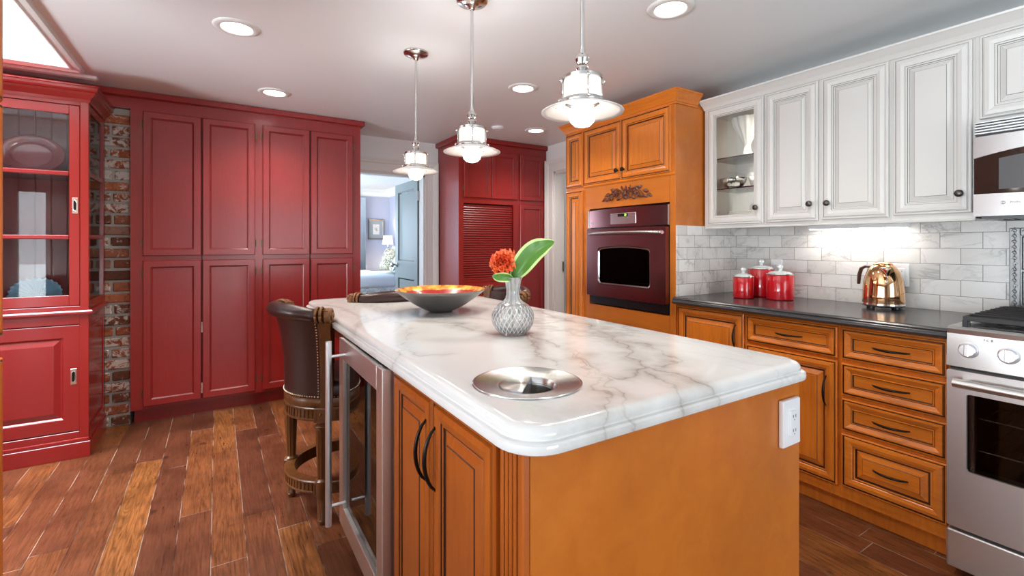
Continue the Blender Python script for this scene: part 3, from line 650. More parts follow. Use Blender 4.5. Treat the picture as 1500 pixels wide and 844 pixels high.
# lower case
post(R1-.042, R1, f0, f0+.045, .112, .823); post(R0, R0+.042, f0, f0+.045, .112, .823); post(R0+.042, R1-.042, f0, f0+.03, .112, .152); post(R0+.042, R1-.042, f0, f0+.03, .775, .823)
box(bm, R1-.022, f0+.045, .112, R1-.010, f1-.04, .823); post(R1-.030, R1, f1-.045, f1, .112, .823); post(R1-.028, R1, f0+.045, f1-.045, .112, .165); post(R1-.028, R1, f0+.045, f1-.045, .765, .823); post(R1-.024, R1-.004, f0+.065, f1-.065, .185, .745)
box(bm, R0, f0+.045, .112, R0+.018, f1, .823); box(bm, R0, f1-.012, .112, R1, f1, .823); box(bm, R0+.02, f0+.05, .114, R1-.025, f1-.01, .13)
# upper case
post(R1-.038, R1, f0, f0+.04, .856, 2.085); post(R0, R0+.038, f0, f0+.04, .856, 2.085); post(R0+.038, R1-.038, f0, f0+.03, .856, .880); post(R0+.038, R1-.038, f0, f0+.03, 2.046, 2.085)
post(R1-.03, R1, f1-.04, f1, .856, 2.085)
for zz in (.856, 1.270, 1.640, 2.02): post(R1-.022, R1-.002, f0+.04, f1-.04, zz, zz+(.05 if zz in (.856, 2.02) else .026))
box(bm, R0, f0+.04, .856, R0+.018, f1, 2.085); box(bm, R0, f0, 2.085, R1, f1, 2.100); box(bm, R0+.02, f0+.03, .856, R1-.02, f1-.01, .872)
for zz in (1.275, 1.645): box(bm, R0+.02, f0+.05, zz, R1-.03, f1-.02, zz+.018)
obj('carcass', bm, 'hutchred', t)
bm = bmesh.new(); x = R0+.01
while x < R1-.03:   # beaded boards
    x2 = min(x+.075, R1-.03); prism(bm, [(x+.0015, f1-.008), (x+.0015, f1-.014), (x+.004, f1-.017), (x2-.004, f1-.017), (x2-.0015, f1-.014), (x2-.0015, f1-.008)], 2, .872, 2.085); x = x2
box(bm, R0, f1-.009, .86, R1, f1, 2.085)
obj('beaded_back', bm, 'hutchred', t)
bm = bmesh.new(); rail(bm, [(0, .823), (.006, .823), (.012, .830), (.020, .838), (.020, .848), (.014, .856), (0, .856)], [(R0, f1), (R0, f0), (R1, f0), (R1, f1)]); box(bm, R0, f0, .826, R1, f1, .855)
obj('ledge', bm, 'hutchred', t)
bm = bmesh.new(); rail(bm, [(0, 2.066), (.006, 2.066), (.008, 2.082), (.018, 2.094), (.030, 2.108), (.034, 2.120), (.042, 2.124), (.046, 2.134), (.046, 2.148), (.052, 2.150), (.052, 2.158), (0, 2.158)], [(R0, f1), (R0, f0), (R1, f0), (R1, f1)]); box(bm, R0, f0, 2.09, R1, f1, 2.157)
obj('crown_moulding', bm, 'hutchred', t)
mid = (R0+R1)/2
bm = bmesh.new()
for a, b_ in ((f0+.04, f1-.04),):
    for z0, z1 in ((.906, 1.27), (1.296, 1.64), (1.666, 2.02)): box(bm, R1-.014, a, z0, R1-.011, b_, z1)
obj('side_glass', bm, 'hutchpane', t)
def flush_pull(x, z, par, y):
    bm = bmesh.new(); box(bm, x-.0135, y-.003, z-.046, x+.0135, y+.001, z+.046, bev=.001)
    N = 28; O = [(x+.0078*cos(2*pi*k/N), z+.026*(1 if sin(2*pi*k/N) > 0 else -1)*(abs(sin(2*pi*k/N)) > .02)*.38+.022*sin(2*pi*k/N)) for k in range(N)]
    A = [bm.verts.new((p[0], y-.0036, p[1])) for p in O]; bm.faces.new(A).material_index = 1
    tube(bm, [(p[0], y-.0036, p[1]) for p in O]+[(O[0][0], y-.0036, O[0][1])], .0016, 6)
    return obj('flush_pull', bm, ['nickel', 'iron'], par)
for side, (a, b_) in enumerate([(mid-.02, R1-.041), (R0+.041, mid+.02)]):
    yy = f0+.006+(.0 if side == 0 else .010)
    g = bmesh.new(); st = .046
    box(g, b_-st, yy, .884, b_, yy+.022, 2.044, bev=.002); box(g, a, yy, .884, a+st, yy+.022, 2.044, bev=.002); box(g, a+st, yy, .884, b_-st, yy+.022, .944, bev=.002); box(g, a+st, yy, 1.992, b_-st, yy+.022, 2.044, bev=.002)
    for zz in (1.268, 1.636): box(g, a+st, yy+.002, zz, b_-st, yy+.02, zz+.024, bev=.004)
    dr = obj('glazed_door', g, 'hutchred', t)
    obj('glass', B(a+st-.004, yy+.009, .94, b_-st+.004, yy+.012, 1.995), 'hutchpane', dr)
    flush_pull(b_-.020 if side == 0 else a+.020, 1.463, dr, yy)
    pr = [(0, -.020, 0), (0, 0, 0), (.003, .002, 0), (.070, .002, 0), (.073, -.002, 0), (.080, -.008, 0), (.084, -.008, 0), (.110, .003, 0), (.113, .004, 0)]
    dl = obj('lower_door', P_(a, .158, b_, .770, pr, y=yy), 'hutchred', t)
    flush_pull(b_-.026 if side == 0 else a+.026, .472, dl, yy-.002)
# things in the hutch
hx, hy = -.629, 3.643
bm = bmesh.new(); NU = 48
prof = [(0, 0), (.55, 0), (.60, .002), (.64, .012), (.68, .016), (.96, .026), (1, .025), (.99, .020), (.66, .008), (.6, -.004), (0, -.004)]
rows = []
for r, d in prof: rows.append([bm.verts.new((.150*r*cos(2*pi*i/NU), -d, .120*r*sin(2*pi*i/NU))) for i in range(NU)] if r else [bm.verts.new((0, -d, 0))])
for k in range(len(rows)-1):
    a, b_ = rows[k], rows[k+1]
    for i in range(NU):
        j = (i+1) % NU
        if len(a) == 1: bm.faces.new((a[0], b_[i], b_[j]))
        elif len(b_) == 1: bm.faces.new((a[i], a[j], b_[0]))
        else: bm.faces.new((a[i], a[j], b_[j], b_[i]))
o = tag(obj('oval_platter', bm, 'ceramic_red', loc=(-.955, 3.99, 1.784), rot=(radians(-12), 0, 0), smooth=True), 'oval red platter standing on the upper shelf of the hutch', 'platter')
bm = bmesh.new(); NU = 61; rows = []   # fluted shell dish standing on edge
for k in range(9):
    q = k/8
    row = []
    for i in range(NU):
        a = radians(-28)+radians(236)*i/(NU-1); w = 1+.035*cos(a*26)*q
        lobes = 1+.10*abs(sin((a-pi/2)*1.5))
        row.append(bm.verts.new((.108*q*w*cos(a)*1.02*lobes, -.045*q*q-.004*cos(a*26)*q, .105*q*w*sin(a)*lobes*.95)))
    rows.append(row)
for k in range(8):
    for i in range(NU-1): bm.faces.new((rows[k][i], rows[k][i+1], rows[k+1][i+1], rows[k+1][i]))
bmesh.ops.remove_doubles(bm, verts=bm.verts, dist=1e-5)
bmesh.ops.solidify(bm, geom=bm.faces[:], thickness=.005)
o = tag(obj('shell_dish', bm, 'ceramic_blue', loc=(-.918, 3.93, .925), rot=(radians(-14), 0, 0), smooth=True), 'blue fluted shell shaped dish on the floor of the glazed hutch', 'dish')

# ------------------------------------------------------------------ tall cabinet at the near left, only its door edges show
t = thing('tall_cabinet', 'orange tall cabinet whose door edges fill the left border of the photo', 'cabinet', (-.612, 2.20, 0), pi/2)
# local x runs away from camera (towards +Y), front towards +X
bm = bmesh.new(); box(bm, -.65, .0, 0.10, -.002, .40, 2.20); box(bm, -.65, .06, 0, -.002, .40, .10)
obj('carcass', bm, 'cherry_panel', t)
for a, b_ in ((-.648, 0),):
    for z0, z1 in ((1.708, 2.19), (.938, 1.698), (.115, .868)):
        obj('door', P_(a, z0, b_, z1, RAISED), ['cherry', 'glaze'], t)

# ------------------------------------------------------------------ oven tower
t = thing('pull_out_cabinet', 'very narrow honey wood cabinet at the doorway side of the wall oven', 'cabinet', (2.40, 2.99, 0), RW)
bm = bmesh.new(); box(bm, 0, 0, .10, .2145, .60, 2.112); box(bm, 0, .06, 0, .2145, .6, .10)
obj('carcass', bm, 'cherry', t)
obj('door', P_(.006, 1.683, .209, 2.108, RAISED), ['cherry', 'glaze'], t); obj('door', P_(.006, .12, .209, 1.655, RAISED), ['cherry', 'glaze'], t)
t = thing('oven_cabinet', 'tall honey wood oven tower with carved grape ornament', 'cabinet', (2.40, 2.775, 0), RW)
bm = bmesh.new(); W_ = .85
box(bm, 0, 0, .10, .060, .60, 2.112); box(bm, .806, 0, .10, W_, .60, 2.112, bev=.002); box(bm, .060, 0, 1.505, .806, .60, 2.112); box(bm, .060, 0, .10, .806, .60, .790); box(bm, 0, .06, 0, W_, .60, .10); box(bm, .06, .585, .79, .806, .60, 1.505)
obj('carcass', bm, 'cherry_panel', t)
cr = R_(crown_profile(2.1125, 2.193, .048), [(-.215, .60), (-.215, 0), (W_, 0), (W_, .205)]); box(cr, -.21, .005, 2.1125, W_-.005, .60, 2.13)
tag(obj('crown_moulding', cr, 'cherry_h', loc=(2.40, 2.775, 0), rot=(0, 0, RW)), 'honey wood cove moulding on top of the oven tower', 'moulding')
for a, b_, kx in ((.007, .4005, .372), (.4035, .822, .433)):
    dr = obj('door', P_(a, 1.690, b_, 2.108, RAISED), ['cherry', 'glaze'], t); knob('knob', kx, 1.757, dr, -.016)
obj('ledge_moulding', R_([(0, 1.672), (.006, 1.672), (.010, 1.68), (.010, 1.688), (0, 1.688)], [(0, 0), (W_, 0)]), 'cherry_h', t)
# carved applique
M['carve'] = mat('reddish_carved_wood', (.13, .032, .014), .28, coat=.4, bump=.3, bscale=120)
bm = bmesh.new(); rnd = random.Random(3); cx, cz = .435, 1.588
def leafc(c, ang, ln, w, up=.012):
    n = 7; pts = []
    for k in range(n+1):
        q = k/n; ww = w*sin(pi*min(1, q*1.05))**.8*(1-.25*(k % 2)); px, pz = q*ln, 0
        pts.append((q*ln, ww))
    ca, sa = cos(ang), sin(ang)
    def tr(u, v, y): return (c[0]+u*ca-v*sa, -y, c[1]+u*sa+v*ca)
    mid_ = [bm.verts.new(tr(u, 0, .004+up*sin(pi*min(.95, u/ln+.08)))) for u, v in pts]
    for s_ in (1, -1):
        e = [bm.verts.new(tr(u, s_*v, .002)) for u, v in pts]
        for k in range(n):
            try: bm.faces.new((mid_[k], mid_[k+1], e[k+1], e[k]))
            except ValueError: pass
for s_ in (-1, 1):
    for g in range(34):   # grape clusters
        u = rnd.random(); wv = .024*(1-u*.75); ball(bm, (cx+s_*(.075+u*.085), -.010-.006*rnd.random(), cz-.004+(.010-u*.035)+rnd.uniform(-wv, wv)), .0072, 8, 6)
    pts = []
    for k in range(26):
        a = k/25*3.6*pi; r = .030*(1-k/30); pts.append((cx+s_*(.045+r*cos(a)), -.008-.0003*k, cz-.012+r*sin(a)))
    tube(bm, pts, [.0052-.00011*k for k in range(26)], 6)
    pts = [(cx+s_*(.015+.05*k/14*3.2), -.009, cz+.030*sin(k/14*pi)+.012-.001*k*k*.22) for k in range(15)]
    tube(bm, pts, [.0055*(1-.5*k/14) for k in range(15)], 6)
    for (u, v, an, ln, w) in ((.06, .022, .5, .05, .014), (.10, .030, .25, .055, .016), (.15, .012, -.2, .06, .016), (.19, -.010, -.55, .055, .013), (.155, -.024, -.25, .05, .012), (.05, -.030, -.15, .045, .010), (.03, .030, 1.1, .035, .011), (.12, -.03, .1, .04, .01)):
        leafc((cx+s_*u, cz+v), an if s_ > 0 else pi-an, ln, w)
for k in range(7):
    a = pi*(-.08+1.16*k/6)-pi; leafc((cx, cz-.010), a, .034, .007, .010)
ball(bm, (cx, -.012, cz+.030), .011, 10, 8); ball(bm, (cx, -.010, cz+.005), .014, 10, 8, sc=(1, .8, 1.4)); leafc((cx, cz+.02), pi/2, .04, .014)
obj('carved_ornament', bm, 'carve', t, smooth=True)

# built-in wall oven
t = thing('built_in_oven', 'single wall oven, dark red reflections painted into its steel, in the honey wood tower', 'oven', (2.40, 2.706, 0), RW)
OW = .735
bm = bmesh.new(); N_ = 16
def curved_panel(bm, x0, x1, z0, z1, y0, bulge, thick=.02, arch=0, n=16, mat=0):
    F = []; K = []
    for k in range(n+1):
        q = k/n; u = 2*q-1; y = y0-bulge*(1-u*u); zt = z1+arch*(1-u*u)
        F.append((bm.verts.new((x0+(x1-x0)*q, y, z0)), bm.verts.new((x0+(x1-x0)*q, y, zt)))); K.append((bm.verts.new((x0+(x1-x0)*q, y0+thick, z0)), bm.verts.new((x0+(x1-x0)*q, y0+thick, zt))))
    for k in range(n):
        for q in ((F[k][0], F[k+1][0], F[k+1][1], F[k][1]), (F[k][1], F[k+1][1], K[k+1][1], K[k][1]), (K[k][0], K[k+1][0], F[k+1][0], F[k][0]), (K[k+1][0], K[k][0], K[k][1], K[k+1][1])):
            f = bm.faces.new(q); f.material_index = mat
    bm.faces.new((F[0][0], F[0][1], K[0][1], K[0][0])).material_index = mat; bm.faces.new((F[n][1], F[n][0], K[n][0], K[n][1])).material_index = mat
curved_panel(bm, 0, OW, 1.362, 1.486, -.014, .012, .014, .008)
pc = obj('control_panel', bm, 'reflsteel', t, auto=40)
obj('end_cap', B(OW-.0005, -.018, 1.360, OW+.006, .0, 1.490, bev=.002), 'steel', t); obj('end_cap', B(-.006, -.018, 1.360, .0005, .0, 1.490, bev=.002), 'steel', t)
kp = obj('keypad', B(.240, -.0285, 1.378, .482, -.020, 1.456, bev=.004, seg=2), 'steel', t)
obj('display', B(.315, -.0292, 1.430, .410, -.0275, 1.452), 'screen', kp)
text('20', .019, 'green', kp, (.388, -.0297, 1.4405), (pi/2, 0, 0), 'digits')
for sx_, w_ in ((.262, 'BAKE'), (.290, 'BROIL'), (.432, 'CLOCK'), (.462, 'TIMER')): text(w_, .0065, 'ink', kp, (sx_, -.0290, 1.430), (pi/2, 0, 0), 'key_lettering')
for k in range(10): text(str((k+1) % 10), .0085, 'ink', kp, (.268+(k % 5)*.030+(k//5)*.012, -.0290, 1.410-.018*(k//5)), (pi/2, 0, 0), 'key_lettering')
for z_, w_ in ((1.410, 'START'), (1.392, 'OFF')): text(w_, .0065, 'ink', kp, (.456, -.0290, z_), (pi/2, 0, 0), 'key_lettering')
bm = L([(0, 0), (.010, 0), (.010, .002), (.008, .003), (0, .003)], 20); bm.transform(Matrix.Translation((.035, -.018, 1.392)) @ Matrix.Rotation(pi/2, 4, 'X')); bd = obj('badge', bm, 'steel', t); text('GE', .011, 'ink', bd, (.035, -.0212, 1.392), (pi/2, 0, 0))

def round_rect(x0, z0, x1, z1, r, arch=0, n=6):
    pts = []
    for cxx, czz, a0 in ((x1-r, z0+r, -pi/2), (x1-r, z1-r, 0), (x0+r, z1-r, pi/2), (x0+r, z0+r, pi)):
        for k in range(n+1):
            a = a0+k/n*pi/2; pts.append([cxx+r*cos(a), czz+r*sin(a)])
        if a0 == 0:
            for k in range(1, 8): pts.append([x1-r-(x1-x0-2*r)*k/8, z1])
    for p in pts:
        if p[1] > (z0+z1)/2 and arch: u = 2*(p[0]-x0)/(x1-x0)-1; p[1] += arch*(1-u*u)
    return pts
def ring_face(bm, outer, inner, y, mat=0):
    """planar face with a hole: both outlines have the same count"""
    A = [bm.verts.new((p[0], y, p[1])) for p in outer]; C_ = [bm.verts.new((p[0], y, p[1])) for p in inner]; n = len(A)
    for i in range(n): bm.faces.new((A[i], A[(i+1) % n], C_[(i+1) % n], C_[i])).material_index = mat
    return A, C_
def windowed_door(x0, z0, x1, z1, wx0, wz0, wx1, wz1, r, arch, y0, th, rim=.010):
    bm = bmesh.new(); inner = round_rect(wx0, wz0, wx1, wz1, r, arch); n = len(inner)
    outer = round_rect(x0, z0, x1, z1, .008); A, C_ = ring_face(bm, outer, inner, y0-th)
    Bk = [bm.verts.new((p[0], y0, p[1])) for p in outer]; D = [bm.verts.new((p[0], y0-th+.012, p[1])) for p in round_rect(wx0+.004, wz0+.004, wx1-.004, wz1-.004, r-.002, arch)]
    for i in range(n):
        j = (i+1) % n; bm.faces.new((Bk[i], Bk[j], A[j], A[i])); bm.faces.new((C_[i], C_[j], D[j], D[i]))
    D2 = [bm.verts.new((p[0], y0, p[1])) for p in round_rect(wx0+.004, wz0+.004, wx1-.004, wz1-.004, r-.002, arch)]
    for i in range(n): j = (i+1) % n; bm.faces.new((D[i], D[j], D2[j], D2[i])); bm.faces.new((D2[i], D2[j], Bk[j], Bk[i]))
    return bm, inner
def oven_box(t, x0, x1, z0, z1, cx0, cx1, cz0, cz1, y0, y1, cy1, m, racks):
    bm = bmesh.new(); box(bm, x0, y0, z0, cx0, y1, z1); box(bm, cx1, y0, z0, x1, y1, z1); box(bm, cx0, y0, z0, cx1, y1, cz0); box(bm, cx0, y0, cz1, cx1, y1, z1); box(bm, cx0, cy1, cz0, cx1, y1, cz1)
    obj('body', bm, m, t)
    bm = bmesh.new(); e = .003
    for q in ((cx0, y0+.01, cz0, cx0+e, cy1, cz1), (cx1-e, y0+.01, cz0, cx1, cy1, cz1), (cx0, y0+.01, cz0, cx1, cy1, cz0+e), (cx0, y0+.01, cz1-e, cx1, cy1, cz1), (cx0, cy1-e, cz0, cx1, cy1, cz1)): box(bm, *q)
    obj('oven_liner', bm, 'enamel', t)
    for z in racks:
        bm = bmesh.new()
        for y in (y0+.03, (y0+cy1)/2, cy1-.02): tube(bm, [(cx0+.004, y, z), (cx1-.004, y, z)], .003, 6)
        k = cx0+.02
        while k < cx1-.01: tube(bm, [(k, y0+.03, z+.003), (k, cy1-.02, z+.003)], .0016, 5); k += .028
        obj('oven_rack', bm, 'nickel', t)
oven_box(t, .004, OW-.004, .800, 1.490, .085, OW-.085, .90, 1.30, 0, .50, .42, 'black', (1.00, 1.12))
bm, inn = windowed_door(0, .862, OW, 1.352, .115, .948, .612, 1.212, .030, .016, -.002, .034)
od = obj('door', bm, 'reflsteel', t)
bm = bmesh.new(); n = len(inn)
ins = round_rect(.119, .952, .608, 1.208, .028, .016); ins2 = round_rect(.128, .961, .599, 1.199, .022, .016)
A = [bm.verts.new((p[0], -.030, p[1])) for p in ins]; Bv = [bm.verts.new((p[0], -.026, p[1])) for p in ins2]
for i in range(n): bm.faces.new((A[i], A[(i+1) % n], Bv[(i+1) % n], Bv[i]))
obj('window_rim', bm, 'nickel', od)
bm = bmesh.new(); bm.faces.new([bm.verts.new((p[0], -.0265, p[1])) for p in ins2]); Bk = bmesh.ops.solidify(bm, geom=bm.faces[:], thickness=.003); obj('window', bm, 'ovenpane', od)
bm = bmesh.new(); pts = []
for k in range(17):
    q = k/16; u = 2*q-1; pts.append((.030+q*(OW-.060), -.052-.016*(1-u*u) if 0 < k < 16 else -.040, 1.315+.004*(1-u*u)))
tube(bm, pts, .0115, 12, flat=1.0)
for x in (.045, OW-.045): box(bm, x-.012, -.056, 1.305, x+.012, -.034, 1.325, bev=.003)
obj('handle', bm, 'steel', od, auto=40)
bm = bmesh.new(); box(bm, .008, -.006, .800, OW-.008, .006, .856)
for k in range(5): box(bm, .02, -.0085, .806+k*.010, OW-.02, -.004, .810+k*.010)
obj('vent_strip', bm, 'black', t)

# ------------------------------------------------------------------ base cabinets of the right wall
def base_unit(label, y0, y1, fronts, name='base_cabinet'):
    t = thing(name, label, 'cabinet', (2.418, y0, 0), RW); w = y0-y1
    bm = bmesh.new(); box(bm, 0, 0, .105, w, .58, .872); box(bm, 0, .045, 0, w, .58, .105); box(bm, 0, .004, .082, w, .05, .105)
    obj('carcass', bm, 'cherry', t)
    for kind, a, b_, z0, z1, h in fronts:
        if kind == 'door': d = obj('door', P_(a, z0, b_, z1, RAISED), ['cherry', 'glaze'], t)
        elif kind == 'deep': d = obj('drawer', P_(a, z0, b_, z1, RAISED), ['cherry_h', 'glaze'], t)
        else: d = obj('drawer', P_(a, z0, b_, z1, DRAWER), ['cherry_h', 'glaze'], t)
        pull('pull_handle', h[0], h[1], d, h[2], h[3], y=-.008 if kind != 'door' else -.016)
    return t
base_unit('honey wood base cabinet with one door next to the oven tower', 1.924, 1.4755, [('door', .010, .440, .136, .860, (.398, .735, False, .13))])
base_unit('honey wood base cabinet with one drawer over one door', 1.4750, 1.0235, [('drawer', .006, .442, .719, .860, (.224, .789, True, .13)), ('door', .006, .442, .136, .704, (.398, .558, False, .14))])
base_unit('honey wood cabinet with four stacked drawers beside the range', 1.0230, .640, [('drawer', .008, .374, .719, .860, (.191, .789, True, .13)), ('drawer', .008, .374, .557, .700, (.191, .628, True, .13)), ('drawer', .008, .374, .397, .541, (.191, .469, True, .13)), ('deep', .008, .374, .144, .381, (.191, .262, True, .13))], 'drawer_cabinet')
bm = bmesh.new(); EDGE = [(0, .874), (.034, .874), (.044, .880), (.046, .887), (.042, .894), (.036, .896), (.034, .899), (.036, .906), (.032, .912), (.026, .915), (0, .915)]
rail(bm, EDGE, [(0, -.002), (1.289, -.002)]); box(bm, 0, -.002, .874, 1.289, .600, .915)
o = tag(obj('worktop', bm, 'counter', loc=(2.412, 1.926, 0), rot=(0, 0, RW)), 'charcoal stone worktop with moulded edge along the tiled wall', 'worktop')

# ------------------------------------------------------------------ white wall cabinets
UX = 2.672
def upper_unit(label, y0, y1, doors, z0=1.347, z1=2.103, name='wall_cabinet', hollow=False):
    t = thing(name, label, 'cabinet', (UX, y0, 0), RW); w = y0-y1; dp = WX-UX-.012
    bm = bmesh.new()
    if hollow:
        box(bm, 0, 0, z0, .030, .02, z1); box(bm, w-.030, 0, z0, w, .02, z1); box(bm, .03, 0, z0, w-.03, .02, z0+.06); box(bm, .03, 0, z1-.05, w-.03, .02, z1)
        box(bm, 0, .02, z0, .016, dp, z1); box(bm, w-.016, .02, z0, w, dp, z1); box(bm, .016, .02, z0, w-.016, dp, z0+.055); box(bm, .016, .02, z1-.04, w-.016, dp, z1); box(bm, .016, dp-.008, z0, w-.016, dp, z1)
    else: box(bm, 0, 0, z0, w, dp, z1)
    obj('carcass', bm, 'white', t)
    for a, b_, q0, q1, kx, kz, gl in doors:
        if gl:
            d = obj('glazed_door', P_(a, q0, b_, q1, FRAME, cap=False), ['white', 'whiteglaze'], t)
            obj('glass', B(a+.056, -.006, q0+.056, b_-.056, -.003, q1-.056), 'clear', d)
        else: d = obj('door', P_(a, q0, b_, q1, WRAISED), ['white', 'whiteglaze'], t)
        if kx is not None: knob('knob', kx, kz, d, -.016, 'pewter')
    return t
g = 'white wall cabinets'
u1 = upper_unit('white wall cabinet with glass door and lit shelves', 1.912, 1.5165, [(.027, .390, 1.361, 2.094, .356, 1.452, True)], hollow=True, name='glazed_wall_cabinet')
for z in (1.583, 1.776): obj('glass_shelf', B(.017, .03, z, .378, .315, z+.007), 'shelfglass' if 'shelfglass' in M else 'clear', u1)
u2 = upper_unit('white wall cabinet with a pair of doors over the canisters and kettle', 1.516, .9195, [(.007, .283, 1.363, 2.094, .251, 1.452, False), (.303, .588, 1.367, 2.094, .335, 1.450, False)])
u3 = upper_unit('white wall cabinet with a single door beside the microwave', .919, .632, [(.010, .279, 1.372, 2.093, .244, 1.453, False)])
u4 = upper_unit('white short wall cabinet above the microwave', .6315, -.145, [(.014, .386, 1.752, 2.094, None, 0, False), (.392, .764, 1.752, 2.094, None, 0, False)], z0=1.742)
for x, z in ((.352, 1.79), (.426, 1.79)): knob('knob', x, z, u4, -.016, 'pewter')
bm = bmesh.new(); rail(bm, [(0, 2.099), (.003, 2.099), (.006, 2.104), (.018, 2.118), (.040, 2.134), (.052, 2.142), (.058, 2.144), (.060, 2.152), (0, 2.152)], [(0, 0), (2.057, 0)]); box(bm, 0, 0, 2.104, 2.057, .325, 2.150)
o = tag(obj('crown_moulding', bm, 'white', loc=(2.668, 1.915, 0), rot=(0, 0, RW)), 'white cove moulding running along the top of the white wall cabinets', 'moulding')
bm = bmesh.new(); box(bm, 0, -.006, 1.337, 1.28, .014, 1.347, bev=.003)
o = tag(obj('light_rail', bm, 'white', loc=(UX, 1.912, 0), rot=(0, 0, RW)), 'slim white strip under the front edge of the white wall cabinets', 'moulding')
t = thing('under_cabinet_light', 'slim lit bar under the white two-door wall cabinet', 'light', (2.93, 1.40, 1.347), RW)
obj('housing', B(0, -.03, -.022, .46, .03, -.001, bev=.003), 'plastic', t); obj('lens', B(.01, -.024, -.026, .45, .024, -.021), 'can', t)
area('under_cabinet_glow', (2.93, 1.17, 1.318), (0, 0, 0), .05, .46, .6, (1, .93, .84))
t = thing('cabinet_puck_light', 'small puck light inside the top of the glazed white cabinet', 'light', (2.80, 1.60, 2.062))
obj('housing', L([(0, 0), (.03, 0), (.03, -.010), (.022, -.014), (0, -.014)], 20), 'nickel', t); obj('lens', L([(0, -.0155), (.02, -.0155), (.02, -.0135), (0, -.0135)], 20), 'can', t)
spot('puck_beam', (2.80, 1.60, 2.04), 22.0, 140, r=.02)
# contents of the glazed cabinet
def flute(a, z): return 1+.06*cos(a*12)
tag(obj('fluted_vase', L([(0, 0), (.035, 0), (.040, .01), (.022, .04), (.020, .08), (.045, .14), (.075, .20), (.085, .245), (.080, .247), (.068, .20), (.036, .135), (0, .09)], 72, rfun=lambda a, z: 1+(.08*cos(a*12) if z > .1 else 0)), 'ceramic_white', loc=(2.81, 1.712, 1.784), smooth=True), 'white fluted vase on the top glass shelf of the glazed cabinet', 'vase')
tag(obj('silver_bowl', L([(0, .004), (.031, .004), (.036, 0), (.040, .004), (.036, .009), (.058, .022), (.074, .048), (.079, .070), (.076, .070), (.070, .048), (.050, .022), (0, .014)], 48, rfun=lambda a, z: 1+.02*cos(a*16)), 'silver', loc=(2.815, 1.806, 1.591), smooth=True), 'ornate silver bowl on the lower glass shelf of the glazed cabinet', 'bowl')
bm = L([(0, 0), (.028, 0), (.036, .008), (.048, .035), (.055, .075), (.052, .075), (.043, .032), (.030, .014), (0, .008)], 40); tag(obj('white_bowl', bm, 'ceramic_white', loc=(2.90, 1.690, 1.591), smooth=True), 'white bowl beside the silver bowl on the lower glass shelf', 'bowl')
for k in range(4):
    o = obj('plate', L([(0, 0), (.055, 0), (.065, .006), (.105, .013), (.106, .016), (.07, .010), (.05, .006), (0, .006)], 40), 'ceramic_white', loc=(2.835, 1.735, 1.4035+k*.0088), smooth=True)
    tag(o, 'cream plate in the stack on the floor of the glazed cabinet', 'plate', 'stacked cream plates')

# ------------------------------------------------------------------ microwave over the range
t = thing('microwave', 'stainless over-the-range microwave under the short white cabinet', 'microwave', (2.62, .624, 0), RW); MW = .765
bm = bmesh.new(); box(bm, .004, .0, 1.352, MW-.004, .375, 1.735)
obj('body', bm, 'black', t)
bm = bmesh.new()
for k in range(5): box(bm, .004, -.016+.001*k, 1.682+k*.0112, MW-.004, .004, 1.6885+k*.0112, bev=.001)
obj('vent_louvers', bm, 'mwsteel', t)
bm = bmesh.new(); n = 20; F = []
for k in range(n+1):   # upper stainless band with arched lower edge
    q = k/n; u = 2*q-1; y = -.012-.022*(1-u*u)**.7; F.append([(q*MW, y, 1.672), (q*MW, y-.001, 1.586+.042*(1-u*u))])
rows = [[bm.verts.new(p) for p in f]+[bm.verts.new((f[1][0], .0, f[1][2])), bm.verts.new((f[0][0], .0, f[0][2]))] for f in F]
for k in range(n):
    for i in range(4): bm.faces.new((rows[k][i], rows[k][(i+1) % 4], rows[k+1][(i+1) % 4], rows[k+1][i]))
bm.faces.new(rows[0]); bm.faces.new(rows[-1][::-1])
obj('upper_band', bm, 'mwsteel', t, auto=35)
bm = bmesh.new(); curved_panel(bm, 0, MW, 1.352, 1.442, -.012, .022, .012, -.006)
lb = obj('lower_band', bm, 'mwsteel', t, auto=35)
bm = L([(.0, 0), (.0065, 0), (.0065, .001), (0, .001)], 20); bm.transform(Matrix.Translation((.088, -.0215, 1.402)) @ Matrix.Rotation(pi/2, 4, 'X')); bd = obj('badge', bm, 'ink', lb)
text('GE', .008, 'steel', bd, (.088, -.0230, 1.402), (pi/2, 0, 0)); text('Profile', .011, 'ink', lb, (.122, -.0245, 1.402), (pi/2, 0, 0))
bm = bmesh.new(); curved_panel(bm, .002, MW-.002, 1.438, 1.60, -.010, .020, .010, .034)
dw = obj('door_glass', bm, 'ovenglass', t, auto=35)
M['meshgrey'] = mat('perforated_window_mesh', (.10, .10, .105), .35)
bm = bmesh.new(); curved_panel(bm, .075, .60, 1.456, 1.578, -.0175, .0165, .003, .018); obj('window_mesh', bm, 'meshgrey', dw, auto=35)
bm = bmesh.new(); box(bm, .02, .01, 1.340, MW-.02, .30, 1.353); 
for k in range(8): box(bm, .06+k*.03, .05, 1.337, .075+k*.03, .20, 1.341)
obj('underside_filter', bm, 'black', t)

